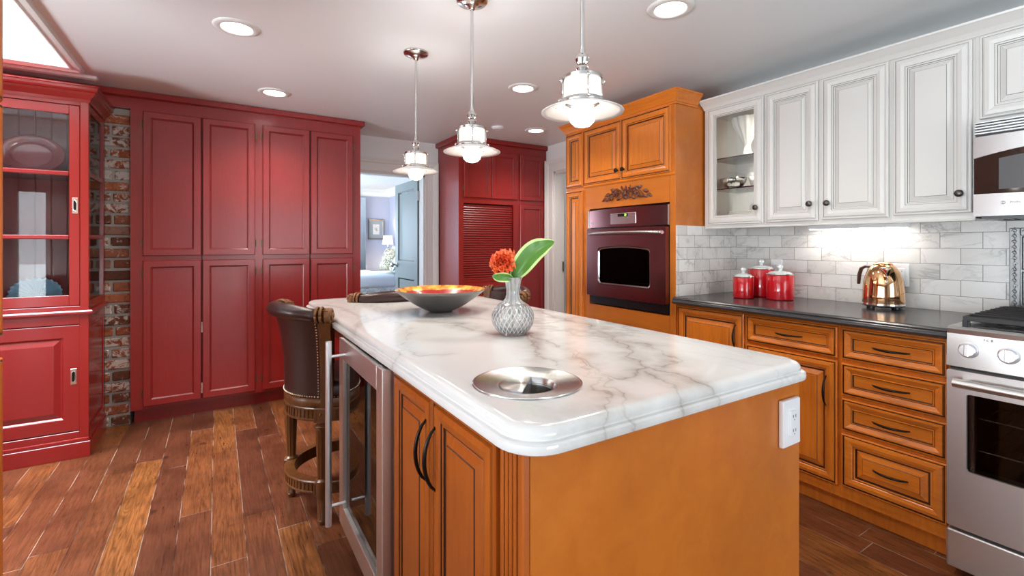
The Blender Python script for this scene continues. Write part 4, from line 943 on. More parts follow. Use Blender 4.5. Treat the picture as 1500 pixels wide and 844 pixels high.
# ------------------------------------------------------------------ gas range
t = thing('gas_range', 'stainless slide-in gas range with iron grates at the photo edge', 'range', (2.36, .634, 0), RW); GW = .76
oven_box(t, .004, GW-.004, .04, .905, .07, GW-.07, .36, .73, .012, .62, .5, 'steel_v', (.47, .59))
obj('base', B(.03, .05, 0, GW-.03, .6, .041), 'black', t)
bm = bmesh.new(); prism(bm, [(.020, .782), (-.022, .784), (-.014, .905), (-.016, .922), (-.008, .928), (.020, .928)], 0, 0, GW); cp = obj('control_panel', bm, 'steel', t)
bm = bmesh.new(); box(bm, -.004, .0, .914, GW+.004, .628, .930, bev=.003); box(bm, .03, .05, .9295, GW-.03, .60, .932, mat=1); obj('cooktop', bm, ['steel', 'black'], t)
for k, x in enumerate((.062, .166, .38, .594, .698)):
    bm = bmesh.new(); lathe(bm, [(0, 0), (.029, 0), (.029, .004), (.024, .006), (.0235, .024), (.021, .027), (0, .0275)], 32); box(bm, -.006, -.022, .022, .006, .022, .034, bev=.002)
    bm.transform(Matrix.Translation((x, -.0195, .850)) @ Matrix.Rotation(pi/2-.06, 4, 'X')); kn = obj('knob', bm, 'satin', cp, auto=35)
for x in (.114,): text('I C B', .012, 'ink', cp, (x, -.0187, .893), (pi/2, 0, 0), 'panel_lettering')
bm, inn = windowed_door(.004, .188, GW-.004, .772, .058, .405, GW-.058, .690, .010, 0, .010, .044)
rd = obj('oven_door', bm, 'steel_v', t)
bm = bmesh.new(); bm.faces.new([bm.verts.new((p[0], -.028, p[1])) for p in round_rect(.058, .405, GW-.058, .690, .010)]); bmesh.ops.solidify(bm, geom=bm.faces[:], thickness=.003); obj('window', bm, 'ovenpane', rd)
bm = T([(.036, -.086, .735), (GW-.036, -.086, .735)], .0155, 18)
for x in (.06, GW-.06): box(bm, x-.012, -.086, .726, x+.012, -.033, .744, bev=.003)
obj('handle', bm, 'steel', rd, auto=40)
obj('drawer', B(.002, -.034, .035, GW-.002, .012, .176, bev=.006, seg=2), 'steel_v', t)
obj('gap_strip', B(.008, -.01, .176, GW-.008, .012, .188), 'black', t); obj('gap_strip', B(.008, -.006, .770, GW-.008, .012, .786), 'black', t)
for gx in (.028, .265, .502):
    bm = bmesh.new(); gw = .228; z0, z1 = .948, .966
    for y in (.055, .585): box(bm, gx, y-.006, z0, gx+gw, y+.006, z1, bev=.002)
    for x in (gx+.006, gx+gw-.006): box(bm, x-.006, .055, z0, x+.006, .585, z1, bev=.002)
    for k in range(1, 8): y = .055+.53*k/8; box(bm, gx+.002, y-.0045, z0+.004, gx+gw-.002, y+.0045, z1+.003, bev=.0015)
    for x in (gx+.006, gx+gw-.006):
        for y in (.055, .32, .585): box(bm, x-.007, y-.007, .930, x+.007, y+.007, z0+.002)
    prism(bm, [(.049, .931), (.061, .931), (.055, .952)], 0, gx, gx+.02)
    obj('grate', bm, 'castiron', t)
for bx_, by_, r in ((.14, .18, .04), (.14, .46, .032), (.38, .32, .045), (.62, .18, .036), (.62, .46, .04)):
    obj('burner', L([(0, .930), (r+.012, .930), (r+.010, .937), (r, .939), (r, .945), (r*.8, .948), (0, .948)], 28, c=(bx_, by_, 0)), 'black', t)
# embossed metal panel behind the range
t = thing('backsplash_panel', 'dark embossed metal backsplash panel behind the range', 'wall panel', (WX-.010, .597, 0), RW); PW = .74
bm = bmesh.new(); rnd = random.Random(5)
def pframe(a0, a1, y):
    box(bm, a0, y, .938, a1, 0, 1.312)
pz0, pz1, bw = .935, 1.312, .034
box(bm, 0, -.014, pz0, bw, 0, pz1, bev=.003); box(bm, PW-bw, -.014, pz0, PW, 0, pz1, bev=.003); box(bm, bw, -.014, pz0, PW-bw, 0, pz0+bw, bev=.003); box(bm, bw, -.014, pz1-bw, PW-bw, 0, pz1, bev=.003)
def scrollwork(x, z):
    s_ = rnd.choice((-1, 1)); pts = [(x+s_*.009*(1-k/12)*cos(k*.75), -.015-.0002*k, z+.010*(1-k/12)*sin(k*.75)) for k in range(10)]; tube(bm, pts, .0018, 5)
    ball(bm, (x, -.0155, z+.013), .0032, 6, 5)
z = pz0+.02
while z < pz1-.01: scrollwork(bw/2, z); scrollwork(PW-bw/2, z); z += .0245
x = .05
while x < PW-.03: scrollwork(x, pz0+bw/2); scrollwork(x, pz1-bw/2); x += .0245
obj('relief_border', bm, 'tin', t)
bm = bmesh.new(); S = (PW-2*bw)/4
box(bm, bw, -.006, pz0+bw, PW-bw, 0, pz1-bw)
nz = 2; Sz = (pz1-pz0-2*bw)/nz
for i in range(4):
    for j in range(nz):
        cx_, cz_ = bw+S*(i+.5), pz0+bw+Sz*(j+.5); hx_, hz_ = S/2-.004, Sz/2-.004
        def R4(k, y): return [bm.verts.new((cx_+q*hx_*k, y, cz_+r*hz_*k)) for q, r in ((-1, -1), (1, -1), (1, 1), (-1, 1))]
        a, b_, c_ = R4(1, -.007), R4(.94, -.011), R4(.86, -.007)
        for u_, v_ in ((a, b_), (b_, c_)):
            for q in range(4): bm.faces.new((u_[q], u_[(q+1) % 4], v_[(q+1) % 4], v_[q]))
        for q in range(4):   # diamond petals
            an = q*pi/2; d = Vector((cos(an), sin(an))); p0 = Vector((cx_, cz_)); e = p0+Vector((d.x*hx_*.8, d.y*hz_*.8)); m_ = (p0+e)/2; nn = Vector((-d.y, d.x))*.014
            V = [bm.verts.new((p.x, -.007, p.y)) for p in (p0, m_+nn, e, m_-nn)]; top = bm.verts.new((m_.x, -.017, m_.y))
            for k in range(4): bm.faces.new((V[k], V[(k+1) % 4], top))
obj('embossed_tiles', bm, 'tin', t)
# outlets on the tiled wall
def outlet(label, loc, rz, w=.072, h=.118, dual=True):
    t = thing('wall_outlet', label, 'outlet', loc, rz)
    bm = bmesh.new(); box(bm, -w/2, -.006, -h/2, w/2, 0, h/2, bev=.003, seg=2); obj('plate', bm, 'plastic', t)
    s_ = bmesh.new(); box(s_, -.0165, -.0085, -.034, .0165, -.004, .034, bev=.0015); f_ = obj('socket', s_, 'plastic', t)
    s_ = bmesh.new()
    for z in (-.019, .019):
        for x in (-.006, .006): box(s_, x-.001, -.0088, z-.003, x+.001, -.0082, z+.005)
        ball(s_, (0, -.0084, z-.009), .0022, 6, 4, sc=(1, .2, 1))
    obj('slots', s_, 'ink', f_); return t
outlet('white outlet on the tiles between the canister lids', (WX-.010, 1.630, 1.085), RW)
outlet('white outlet on the tiles just behind the copper kettle', (WX-.010, .992, 1.080), RW)

# ------------------------------------------------------------------ kitchen island
def rr_loop(x0, y0, x1, y1, r, n=8):
    pts = []
    for cx_, cy_, a0 in ((x1-r, y0+r, -pi/2), (x1-r, y1-r, 0), (x0+r, y1-r, pi/2), (x0+r, y0+r, pi)):
        for k in range(n+1): a = a0+k/n*pi/2; pts.append((cx_+r*cos(a), cy_+r*sin(a)))
    return pts
def slab(bm, x0, y0, x1, y1, r, prof, n=8):
    rows = []
    for ins, z in prof: rows.append([bm.verts.new((p[0], p[1], z)) for p in rr_loop(x0+ins, y0+ins, x1-ins, y1-ins, r-ins*.8, n)])
    m = len(rows[0])
    for k in range(len(rows)-1):
        for i in range(m): bm.faces.new((rows[k][i], rows[k][(i+1) % m], rows[k+1][(i+1) % m], rows[k+1][i]))
    bm.faces.new(rows[0][::-1]); bm.faces.new(rows[-1])
bm = bmesh.new()
slab(bm, .431, .656, 1.420, 2.980, .085, [(.10, .868), (.005, .868), (.001, .871), (0, .876), (0, .881), (.001, .886), (.005, .8895), (.012, .891), (.0135, .893), (.0125, .897), (.0125, .902), (.015, .907), (.020, .911), (.028, .914), (.036, .915), (.10, .915)])
top = obj('island_top', bm, 'marble', smooth=False)
CHX, CHY = .618, .918
cut = obj('cutter', L([(0, .86), (.124, .86), (.124, .93), (0, .93)], 64, c=(CHX, CHY, 0)), 'marble')
mod = top.modifiers.new('b', 'BOOLEAN'); mod.operation = 'DIFFERENCE'; mod.object = cut; mod.solver = 'EXACT'
dg = bpy.context.evaluated_depsgraph_get(); me = bpy.data.meshes.new_from_object(top.evaluated_get(dg)); top.modifiers.clear(); top.data = me; bpy.data.objects.remove(cut)
me.materials.clear(); me.materials.append(M['marble']); me.polygons.foreach_set('use_smooth', [True]*len(me.polygons)); me.set_sharp_from_angle(angle=radians(28))
tag(top, 'white marble island top with grey veins and a double rounded edge', 'worktop')
IX = .465
t = thing('kitchen_island', 'amber wood kitchen island cabinet with fluted corner under the marble top', 'kitchen island', (IX, 2.97, 0), RW)
bm = bmesh.new()
box(bm, 1.575, 0, .10, 2.200, .919, .868); box(bm, 1.575, .05, 0, 2.255, .90, .10); box(bm, 2.200, .012, .10, 2.270, .919, .868)
box(bm, .955, .60, .0, 1.575, .919, .868); box(bm, .945, 0, 0, .972, .919, .868)
box(bm, .30, .30, 0, .945, .62, .868)
obj('carcass', bm, 'isl_wood', t)
bm = bmesh.new(); box(bm, .03, .012, .800, .945, .030, .868); box(bm, .03, .895, .800, .945, .913, .868); box(bm, .03, .03, .800, .048, .895, .868)
obj('apron', bm, 'isl_wood', t)
bm = bmesh.new(); box(bm, 2.269, .006, .0, 2.280, .921, .868, bev=.002)
obj('end_panel', bm, 'cherry_panel', t)
bm = bmesh.new(); box(bm, 2.196, -.002, .02, 2.276, .014, .868, mat=1)
xs = [(2.196, 2.210), (2.213, 2.225), (2.2275, 2.2395), (2.242, 2.254), (2.2565, 2.280)]
for a, b_ in xs: 
    q = 6; pts = [(a, .004)]+[(a+(b_-a)*(1-cos(pi*k/q))/2, -.001-.0075*sin(pi*k/q)**.6) for k in range(1, q)]+[(b_, .004)]
    prism(bm, pts, 2, .02, .868)
obj('fluted_pilaster', bm, ['isl_wood', 'glaze'], t)
for a, b_, hx_ in ((1.584, 1.879, 1.853), (1.886, 2.190, 1.912)):
    d = obj('door', P_(a, .125, b_, .858, RAISED), ['isl_wood', 'glaze'], t)
    pull('pull_handle', hx_, .722, d, False, .155, -.016)
o = outlet('white outlet on the orange end panel of the island', (1.318, .689, .757), 0, .086, .126); 
for c in o.children: c.scale = (1, 2.4, 1)

t = thing('wine_fridge', 'undercounter wine fridge with stainless framed glass door set in the island', 'wine fridge', (.42, 1.988, 0), RW); FW = .585
bm = bmesh.new(); box(bm, .002, .047, .09, .016, .585, .860); box(bm, FW-.016, .047, .09, FW-.002, .585, .860); box(bm, .016, .047, .845, FW-.016, .585, .860); box(bm, .016, .047, .09, FW-.016, .585, .11); box(bm, .016, .57, .11, FW-.016, .585, .845); box(bm, .02, .06, 0, FW-.02, .5, .09)
obj('body', bm, 'black', t)
bm = bmesh.new(); z0, z1, st, tr = .118, .862, .062, .078
box(bm, 0, 0, z0, st, .045, z1, bev=.002); box(bm, FW-st, 0, z0, FW, .045, z1, bev=.002); box(bm, st, 0, z0, FW-st, .045, z0+tr, bev=.002); box(bm, st, 0, z1-tr, FW-st, .045, z1, bev=.002)
fd = obj('door_frame', bm, 'steel_v', t)
bm = bmesh.new(); w = .009
for (a, b_, c_, d_) in ((st, z0+tr, st+w, z1-tr), (FW-st-w, z0+tr, FW-st, z1-tr), (st, z0+tr, FW-st, z0+tr+w), (st, z1-tr-w, FW-st, z1-tr)): box(bm, a, .016, b_, c_, .040, d_)
obj('glass_rim', bm, 'nickel', fd)
obj('door_glass', B(st+.004, .014, z0+tr+.004, FW-st-.004, .017, z1-tr-.004), 'fridgepane', fd)
bm = T([(.097, -.060, .165), (.097, -.060, .868)], .0120, 16)
for z in (.238, .809): tube(bm, [(.097, -.060, z), (.097, .002, z)], .006, 10)
obj('handle_bar', bm, 'satin', fd, auto=40)
M['rackwood'] = wood('beech_rack', (.38, .22, .12), (.50, .30, .17), 'X')
for k in range(5):
    z = .235+k*.115; bm = bmesh.new(); box(bm, .03, .050, z, FW-.03, .075, z+.040, bev=.002)
    for j in range(9): box(bm, .04+j*.058, .075, z+.002, .052+j*.058, .54, z+.008)
    obj('bottle_rack', bm, 'rackwood', t)

# steel waste chute let into the marble
M['radsteel'] = None
def radial_steel():
    m, n, l, b = newmat('spun_stainless'); b.inputs['Base Color'].default_value = (.60, .60, .61, 1); b.inputs['Metallic'].default_value = 1; b.inputs['Roughness'].default_value = .26; b.inputs['Anisotropic Rotation'].default_value = .25
    b.inputs['Anisotropic'].default_value = .85; tg = n.new('ShaderNodeTangent'); tg.direction_type = 'RADIAL'; tg.axis = 'Z'; l.new(tg.outputs[0], b.inputs['Tangent']); return m
M['radsteel'] = radial_steel()
t = thing('waste_chute', 'round brushed steel waste chute set flush in the marble island top', 'waste chute', (CHX, CHY, .915))
obj('dished_ring', L([(.1235, -.004), (.129, .0005), (.129, .0025), (.126, .0035), (.122, .0025), (.072, -.006), (.067, -.006), (.066, -.010), (.066, -.05), (.064, -.05), (.064, -.008), (.1235, -.004)], 96, cap=False), 'radsteel', t, smooth=True)
obj('bin_collar', L([(.0655, -.008), (.0655, -.013), (.0635, -.0145), (.0655, -.016), (.0635, -.0185), (.0655, -.020), (.0635, -.0225), (.0655, -.024), (.062, -.045), (.02, -.0470), (0, -.0470)], 64, cap=False), 'nickel', t, auto=40)
n = 40; R = .0645; A0_ = radians(47)
bm = bmesh.new(); prism(bm, [(R*cos(A0_+pi*k/n), R*sin(A0_+pi*k/n)) for k in range(n+1)], 2, -.0065, -.0025); bmesh.ops.bevel(bm, geom=[e for e in bm.edges], offset=.0006, segments=1, affect='EDGES')
obj('lid', bm, 'radsteel', t)
bm = bmesh.new(); d0 = Vector((cos(A0_), sin(A0_), 0)); P = [bm.verts.new(d0*(R*.96*cos(pi*k/n))+Vector((0, 0, -.0067-.036*sin(pi*k/n)))) for k in range(n+1)]; bm.faces.new(P); bmesh.ops.solidify(bm, geom=bm.faces[:], thickness=.002)
obj('lid_flap', bm, 'steel', t)

# ------------------------------------------------------------------ pendants
def pendant(label, x, y):
    t = thing('pendant_light', label, 'pendant light', (x, y, CZ), 0, 'glass pendants over the island'); z = lambda q: q-CZ
    obj('canopy', L([(0, 0), (.068, 0), (.068, -.006), (.063, -.012), (.034, -.020), (.016, -.026), (.012, -.040), (0, -.040)], 40), 'nickel', t, smooth=True)
    obj('rod', T([(0, 0, -.035), (0, 0, z(1.985)), (0, 0, z(1.975)), (0, 0, z(1.81))], .0062, 12), 'nickel', t, auto=40)
    obj('finial', L([(0, z(1.825)), (.008, z(1.825)), (.009, z(1.812)), (.017, z(1.806)), (.021, z(1.795)), (.017, z(1.784)), (.010, z(1.780)), (.016, z(1.774)), (.019, z(1.767)), (.014, z(1.758)), (.010, z(1.754)), (.024, z(1.748)), (.052, z(1.742)), (.060, z(1.741)), (.060, z(1.732)), (.0565, z(1.731)), (0, z(1.735))], 36), 'nickel', t, auto=35)
    obj('glass_drum', L([(.0545, z(1.733)), (.0555, z(1.730)), (.0555, z(1.676)), (.0545, z(1.672))], 40, cap=True), 'opal', t, smooth=True)
    obj('lower_ring', L([(.054, z(1.674)), (.062, z(1.674)), (.064, z(1.668)), (.070, z(1.664)), (.070, z(1.659)), (.054, z(1.659))], 40, cap=False), 'nickel', t, auto=35)
    for k in range(4):
        bm = bmesh.new()
        a = pi/4+k*pi/2+.35; cx_, cy_ = .0605*cos(a), .0605*sin(a); tube(bm, [(cx_, cy_, z(1.668)), (cx_, cy_, z(1.738))], .0022, 8)
        for q, zz in ((.066, 1.728), (.070, 1.668)): ball(bm, (q*cos(a), q*sin(a), z(zz)), .0055, 10, 8)
        obj('guard_rod', bm, 'nickel', t, smooth=True)
    obj('shade', L([(.052, z(1.662)), (.066, z(1.660)), (.090, z(1.651)), (.110, z(1.643)), (.1225, z(1.637)), (.1225, z(1.635)), (.108, z(1.639)), (.088, z(1.647)), (.066, z(1.656)), (.052, z(1.658))], 56, cap=False), 'shadeglass', t, smooth=True)
    bm = L([(0, z(1.665)), (.022, z(1.665)), (.024, z(1.655)), (.034, z(1.648)), (.040, z(1.636)), (.0405, z(1.624)), (.035, z(1.607)), (.024, z(1.596)), (.010, z(1.5915)), (0, z(1.591))], 32)
    obj('globe_bulb', bm, 'bulb', t, smooth=True)
    bm = bmesh.new()
    for k in range(3):
        bm = bmesh.new(); a = k*2*pi/3+.4; ball(bm, (.078*cos(a), .078*sin(a), z(1.652)), .0035, 8, 6); obj('shade_screw', bm, 'nickel', t)
    spot('pendant_glow', (x, y, 1.585), 4, 150, (1, .92, .82), .04)
    o = spot('ceiling_fill_pendant', (x, y, 1.76), 4, 165, (1, .95, .9), .06); o.rotation_euler = (pi, 0, 0)  # unseen spot added above the shade to brighten the ceiling
    return t
pendant('glass pendant light nearest the doorway to the bedroom, its whole ceiling rose in view', .925, 2.467)
pendant('middle glass pendant light of the row over the island', .930, 1.807)
pendant('largest looking glass pendant light, hanging in front of the oven tower crown', .930, 1.085)

# ------------------------------------------------------------------ bar stools
def bar_stool(label, loc, rz):
    t = thing('bar_stool', label, 'bar stool', loc, rz, 'carved leather bar stools'); RR = .250
    def arc(r, a, z): return (r*sin(a), r*cos(a), z)     # a measured from the back (+Y)
    for sx in (-1, 1):
        for sy in (-1, 1):
            def fl(a, z): return 1-.10*abs(sin(a*5)) if (.20 < z < .425 or .02 < z < .12) else 1
            pr = [(0, 0), (.017, 0), (.018, .008), (.0205, .02), (.0205, .021), (.024, .12), (.024, .121), (.030, .13), (.030, .195), (.024, .199), (.021, .205), (.0215, .2051), (.029, .42), (.029, .4255), (.033, .43), (.034, .437), (.024, .442), (.024, .449), (.030, .455), (.030, .46), (0, .46)]
            obj('leg', L(pr, 40, c=(sx*.168, sy*.168, 0), rfun=fl), 'walnut', t, auto=40)
    def ring(z0, z1, r0, r1, name, n=72):
        bm = bmesh.new(); h = z1-z0
        lathe(bm, [(r0, z0), (r1-.004, z0), (r1, z0+.004), (r1, z0+h*.16), (r1-.006, z0+h*.20), (r1-.006, z0+h*.80), (r1, z0+h*.84), (r1, z1-.004), (r1-.004, z1), (r0, z1), (r0, z0)], n, cap=False)
        ns = int(2*pi*r1/.021)
        for k in range(ns):
            a = 2*pi*k/ns; b2 = bmesh.new(); box(b2, -.0055, -.003, z0+h*.18, .0055, .003, z0+h*.82, bev=.0015); b2.transform(Matrix.Rotation(-a, 4, 'Z') @ Matrix.Translation((0, r1-.0055, 0)))
            me_ = bpy.data.meshes.new('x'); b2.to_mesh(me_); b2.free(); bm.from_mesh(me_); bpy.data.meshes.remove(me_)
        for q in range(4):
            a = pi/4+q*pi/2; b2 = bmesh.new(); box(b2, -.031, -.012, z0-.002, .031, .010, z1+.002, bev=.003); 
            b2.transform(Matrix.Rotation(-a, 4, 'Z') @ Matrix.Translation((0, r1, 0))); ball(b2, ((r1+.012)*sin(a), (r1+.012)*cos(a), (z0+z1)/2+.006), .005, 8, 6)
            me_ = bpy.data.meshes.new('x'); b2.to_mesh(me_); b2.free(); bm.from_mesh(me_); bpy.data.meshes.remove(me_)
        return obj(name, bm, 'walnut', t, auto=35)
    ring(.455, .515, .19, RR, 'apron'); ring(.135, .190, .205, RR, 'footrest_ring')
    obj('seat_band', L([(0, .515), (.246, .515), (.250, .522), (.250, .548), (.244, .556), (0, .556)], 64), 'walnut', t, auto=40)
    obj('seat_cushion', L([(.20, .556), (.240, .556), (.246, .575), (.240, .602), (.215, .620), (.16, .630), (0, .634)], 64), 'leather', t, smooth=True)
    A0 = radians(44)
    def rz_(z): q = max(0, (z-.556)/.40); return .248+.050*q**2.6
    bm = bmesh.new(); NA, NZ = 24, 12; O = []; I = []
    for j in range(NZ+1):
        z = .558+.375*j/NZ
        O.append([bm.verts.new(arc(rz_(z), -A0+2*A0*i/NA, z)) for i in range(NA+1)]); I.append([bm.verts.new(arc(rz_(z)-.045, -A0+2*A0*i/NA, z)) for i in range(NA+1)])
    for G in (O, I):
        for j in range(NZ):
            for i in range(NA): bm.faces.new((G[j][i], G[j][i+1], G[j+1][i+1], G[j+1][i]))
    for j in range(NZ):
        for i in (0, NA): bm.faces.new((O[j][i], O[j+1][i], I[j+1][i], I[j][i]))
    for i in range(NA):
        for j in (0, NZ): bm.faces.new((O[j][i], O[j][i+1], I[j][i+1], I[j][i]))
    bk = obj('backrest', bm, 'leather', t, auto=60)
    bm = bmesh.new(); pts = []; rs = []
    for i in range(25):
        a = -A0*1.0+2*A0*i/24; e = abs(i-12)/12; pts.append(arc(.290, a, .946-.018*e**2)); rs.append(.034-.006*e**2)
    tube(bm, pts, rs, 20); obj('top_roll', bm, 'leather', bk, smooth=True)
    bm = bmesh.new(); k = 0
    z = .565
    while z < .905:
        for s_ in (-1, 1): ball(bm, arc(rz_(z)+.001, s_*(A0-.035), z), .0042, 6, 4)
        z += .0125
    a = -A0+.05
    while a < A0-.04: ball(bm, arc(rz_(.565)+.001, a, .565), .0042, 6, 4); a += .05
    for i in range(100):
        a = 2*pi*i/100
        if abs(((a+pi) % (2*pi))-pi) > A0+.15: ball(bm, arc(.247, a, .563), .0040, 6, 4)
    nl = obj('nailheads', bm, 'brass', bk)
    for s_ in (-1, 1):
        bm = bmesh.new(); NZ2 = 16; rows = []
        for j in range(NZ2+1):
            z = .515+.44*j/NZ2; a0_ = s_*A0; a1_ = s_*(A0+radians(12.5-2.5*j/NZ2)); ro = rz_(z)+.003; ri = rz_(z)-.052
            if z > .90: q = (z-.90)/.055; ro += .016*q
            rows.append([bm.verts.new(arc(ro, a0_, z)), bm.verts.new(arc(ro, a1_, z)), bm.verts.new(arc(ri, a1_, z)), bm.verts.new(arc(ri, a0_, z))])
        for j in range(NZ2):
            for i in range(4): bm.faces.new((rows[j][i], rows[j][(i+1) % 4], rows[j+1][(i+1) % 4], rows[j+1][i]))
        bm.faces.new(rows[0]); bm.faces.new(rows[-1])
        ps = obj('back_post', bm, 'walnut', t, auto=40)
        bm = bmesh.new()
        aa = s_*(A0+radians(11)); c_ = Vector(arc(.288, aa, .930)); tan = Vector((cos(aa), -sin(aa), 0))*s_; rad = Vector((sin(aa), cos(aa), 0))
        pts = []; 
        for k in range(30):
            th = k/29*3.4*pi; r = .031*(1-k/34); pts.append(c_+tan*(.004+.00035*k)+rad*(r*cos(th))+Vector((0, 0, r*sin(th))))
        tube(bm, pts, [.0065*(1-.4*k/29) for k in range(30)], 7)
        tube(bm, [c_-tan*.022, c_+tan*.004], .0335, 24)
        for dd in (-.052, -.034):
            a2 = aa+s_*dd*3.5; cc = Vector(arc(.289, a2, .932)); tg_ = Vector((cos(a2), -sin(a2), 0)); rd_ = Vector((sin(a2), cos(a2), 0))
            pts = [cc+rd_*(.0325*cos(q*2*pi/20))+Vector((0, 0, .0325*sin(q*2*pi/20))) for q in range(21)]; tube(bm, pts, .0065, 6)
        pts = [Vector(arc(rz_(z)-.052-.003, aa, z)) for z in (.70, .76, .82, .87, .90)]; tube(bm, pts, [.004, .006, .007, .009, .010], 8)
        obj('carved_scroll', bm, 'giltwood', ps, smooth=True)
    return t
S0 = bar_stool('brown leather bar stool beside the wine fridge handle, its studded back towards the red cupboard', (.515, 2.420, 0), radians(105))
dup(S0, (.885, 2.875, 0), radians(178), 'bar stool at the far end of the island, just its top roll showing')
dup(S0, (1.325, 2.505, 0), radians(-92), 'bar stool on the oven side of the island, its back top showing behind the vase')

# ------------------------------------------------------------------ bowl, vase and flower on the island
M['bowlgrey'] = mat('hammered_grey_metal', (.24, .225, .22), .36, metal=.85, bump=.15, bscale=18)
def bowl_in():
    m, n, l, b = newmat('gold_leaf_and_red_lacquer')
    tc = n.new('ShaderNodeTexCoord'); sp = n.new('ShaderNodeSeparateXYZ'); l.new(tc.outputs['Object'], sp.inputs[0])
    ns = n.new('ShaderNodeTexNoise'); ns.inputs['Scale'].default_value = 28; ns.inputs['Detail'].default_value = 5; l.new(tc.outputs['Object'], ns.inputs['Vector'])
    z = math_(n, l, 'ADD', sp.outputs[2], math_(n, l, 'MULTIPLY', math_(n, l, 'SUBTRACT', ns.outputs[0], .5), .018))
    gold = ramp(n, [(.3, (.25, .06, .01)), (.45, (.70, .24, .03)), (.6, (.88, .50, .08)), (.75, (.55, .42, .10))]); l.new(ns.outputs[0], gold.inputs[0])
    f = ramp(n, [(.086, (0, 0, 0)), (.089, (1, 1, 1))]); l.new(z, f.inputs[0])
    l.new(mix(n, l, 'MIX', f.outputs[0], (.36, .012, .012), gold.outputs[0]), b.inputs['Base Color']); b.inputs['Roughness'].default_value = .16; b.inputs['Coat Weight'].default_value = .8
    return m
M['bowlin'] = bowl_in()
t = thing('decorative_bowl', 'wide grey metal bowl with gold and red lacquered inside', 'bowl', (.9146, 2.106, .9152))
obj('outer_shell', L([(0, .002), (.048, .002), (.050, 0), (.054, 0), (.058, .005), (.085, .016), (.125, .038), (.165, .066), (.198, .091), (.2165, .106), (.2165, .108)], 72, cap=False), 'bowlgrey', t, smooth=True)
obj('lacquered_inside', L([(.2165, .108), (.214, .1085), (.195, .094), (.162, .070), (.122, .042), (.082, .021), (.04, .010), (0, .008)], 72, cap=False), 'bowlin', t, smooth=True)
VX, VY = .9055, 1.438
t = thing('flower_vase', 'cut crystal vase with a narrow fluted neck on the marble', 'vase', (VX, VY, .9152))
P0 = [(0, 0), (.044, 0), (.047, .003), (.050, .006), (.062, .018), (.0725, .035), (.077, .055), (.0765, .072), (.070, .090), (.055, .106), (.038, .117), (.0285, .128), (.0245, .143), (.0245, .160), (.0275, .178), (.032, .194), (.0365, .206)]
fine = []
for k in range(len(P0)-1):
    a, b_ = P0[k], P0[k+1]; m_ = max(1, int(abs(b_[1]-a[1])/.0022)+ (1 if k < 3 else 0))
    for j in range(m_): fine.append((a[0]+(b_[0]-a[0])*j/m_, a[1]+(b_[1]-a[1])*j/m_))
fine.append(P0[-1])
def cutf(a, z):
    if .012 < z < .104: q = z*210; return 1-.022*max(0, 1-abs(sin((a*26+q)/2))*2.2)-.022*max(0, 1-abs(sin((a*26-q)/2))*2.2)
    if z > .112: return 1-.05*abs(cos(a*6))
    return 1
inner = [(.0335, .204), (.029, .192), (.0245, .176), (.0215, .160), (.0215, .143), (.0255, .128), (.035, .116), (.051, .103), (.066, .087), (.071, .071), (.071, .055), (.066, .036), (.056, .021), (.040, .012), (0, .010)]
bm = bmesh.new(); lay = bm.verts.layers.float.new('cut'); lathe(bm, fine+inner, 208, rfun=lambda a, z: 1, cap=False)
for v in bm.verts:
    r = sqrt(v.co.x**2+v.co.y**2); 
    z = v.co.z
    # only outer wall gets the cuts
    ro = None
    for k in range(len(P0)-1):
        if P0[k][1] <= z <= P0[k+1][1]+1e-9: ro = P0[k][0]+(P0[k+1][0]-P0[k][0])*((z-P0[k][1])/max(1e-9, P0[k+1][1]-P0[k][1]))
    if ro and abs(r-ro) < .0012 and r > .01: f = cutf(math.atan2(v.co.y, v.co.x), z); v.co.x *= f; v.co.y *= f; v[lay] = min(1, (1-f)*38) if z < .11 else (1-f)*8
obj('crystal_body', bm, 'crystal', t, auto=30)
# orange bloom, stem, variegated leaves: they stand in the vase
M['petal'] = mat('orange_petal', (1.0, .21, .07), .45, bump=.1, bscale=60); M['petal2'] = mat('deep_orange_petal', (.85, .10, .03), .45)
M['stem'] = mat('green_stem', (.13, .26, .04), .45); M['leafg'] = mat('leaf_green', (.065, .18, .022), .38, bump=.2, bscale=30); M['leafc'] = mat('leaf_cream_margin', (.45, .58, .22), .4)
rt = Vector((.8471, -.5314, 0)); toc = Vector((-.5314, -.8471, 0)); upv = Vector((0, 0, 1))
fc = Vector((VX, VY, 0))-rt*.037+toc*.012+upv*1.180
t = thing('carnation', 'ruffled orange flower standing in the crystal vase', 'flower', (VX-.02, VY, .93))
bm = bmesh.new(); rnd = random.Random(11); axis = (toc*.75+upv*.6-rt*.25).normalized()
e1 = axis.cross(upv).normalized(); e2 = axis.cross(e1)
def petal(bm, base, dirv, nrm, ln, w, curl, mi):
    side = dirv.cross(nrm).normalized(); nu, nv = 8, 6; g_ = []; ph = rnd.random()*6
    for i in range(nu+1):
        u = i/nu; row = []
        for j in range(nv+1):
            v = j/nv*2-1; wd = w*(sin(pi*min(u*.62+.08, 1)))**.8
            p = base+dirv*(ln*u*(1-.12*v*v))+side*(v*wd)+nrm*(curl*u*u*ln+.010*u*sin(v*7+ph+u*5)+.006*u*cos(v*13+ph))
            row.append(bm.verts.new(p))
        g_.append(row)
    for i in range(nu):
        for j in range(nv): bm.faces.new((g_[i][j], g_[i][j+1], g_[i+1][j+1], g_[i+1][j])).material_index = mi
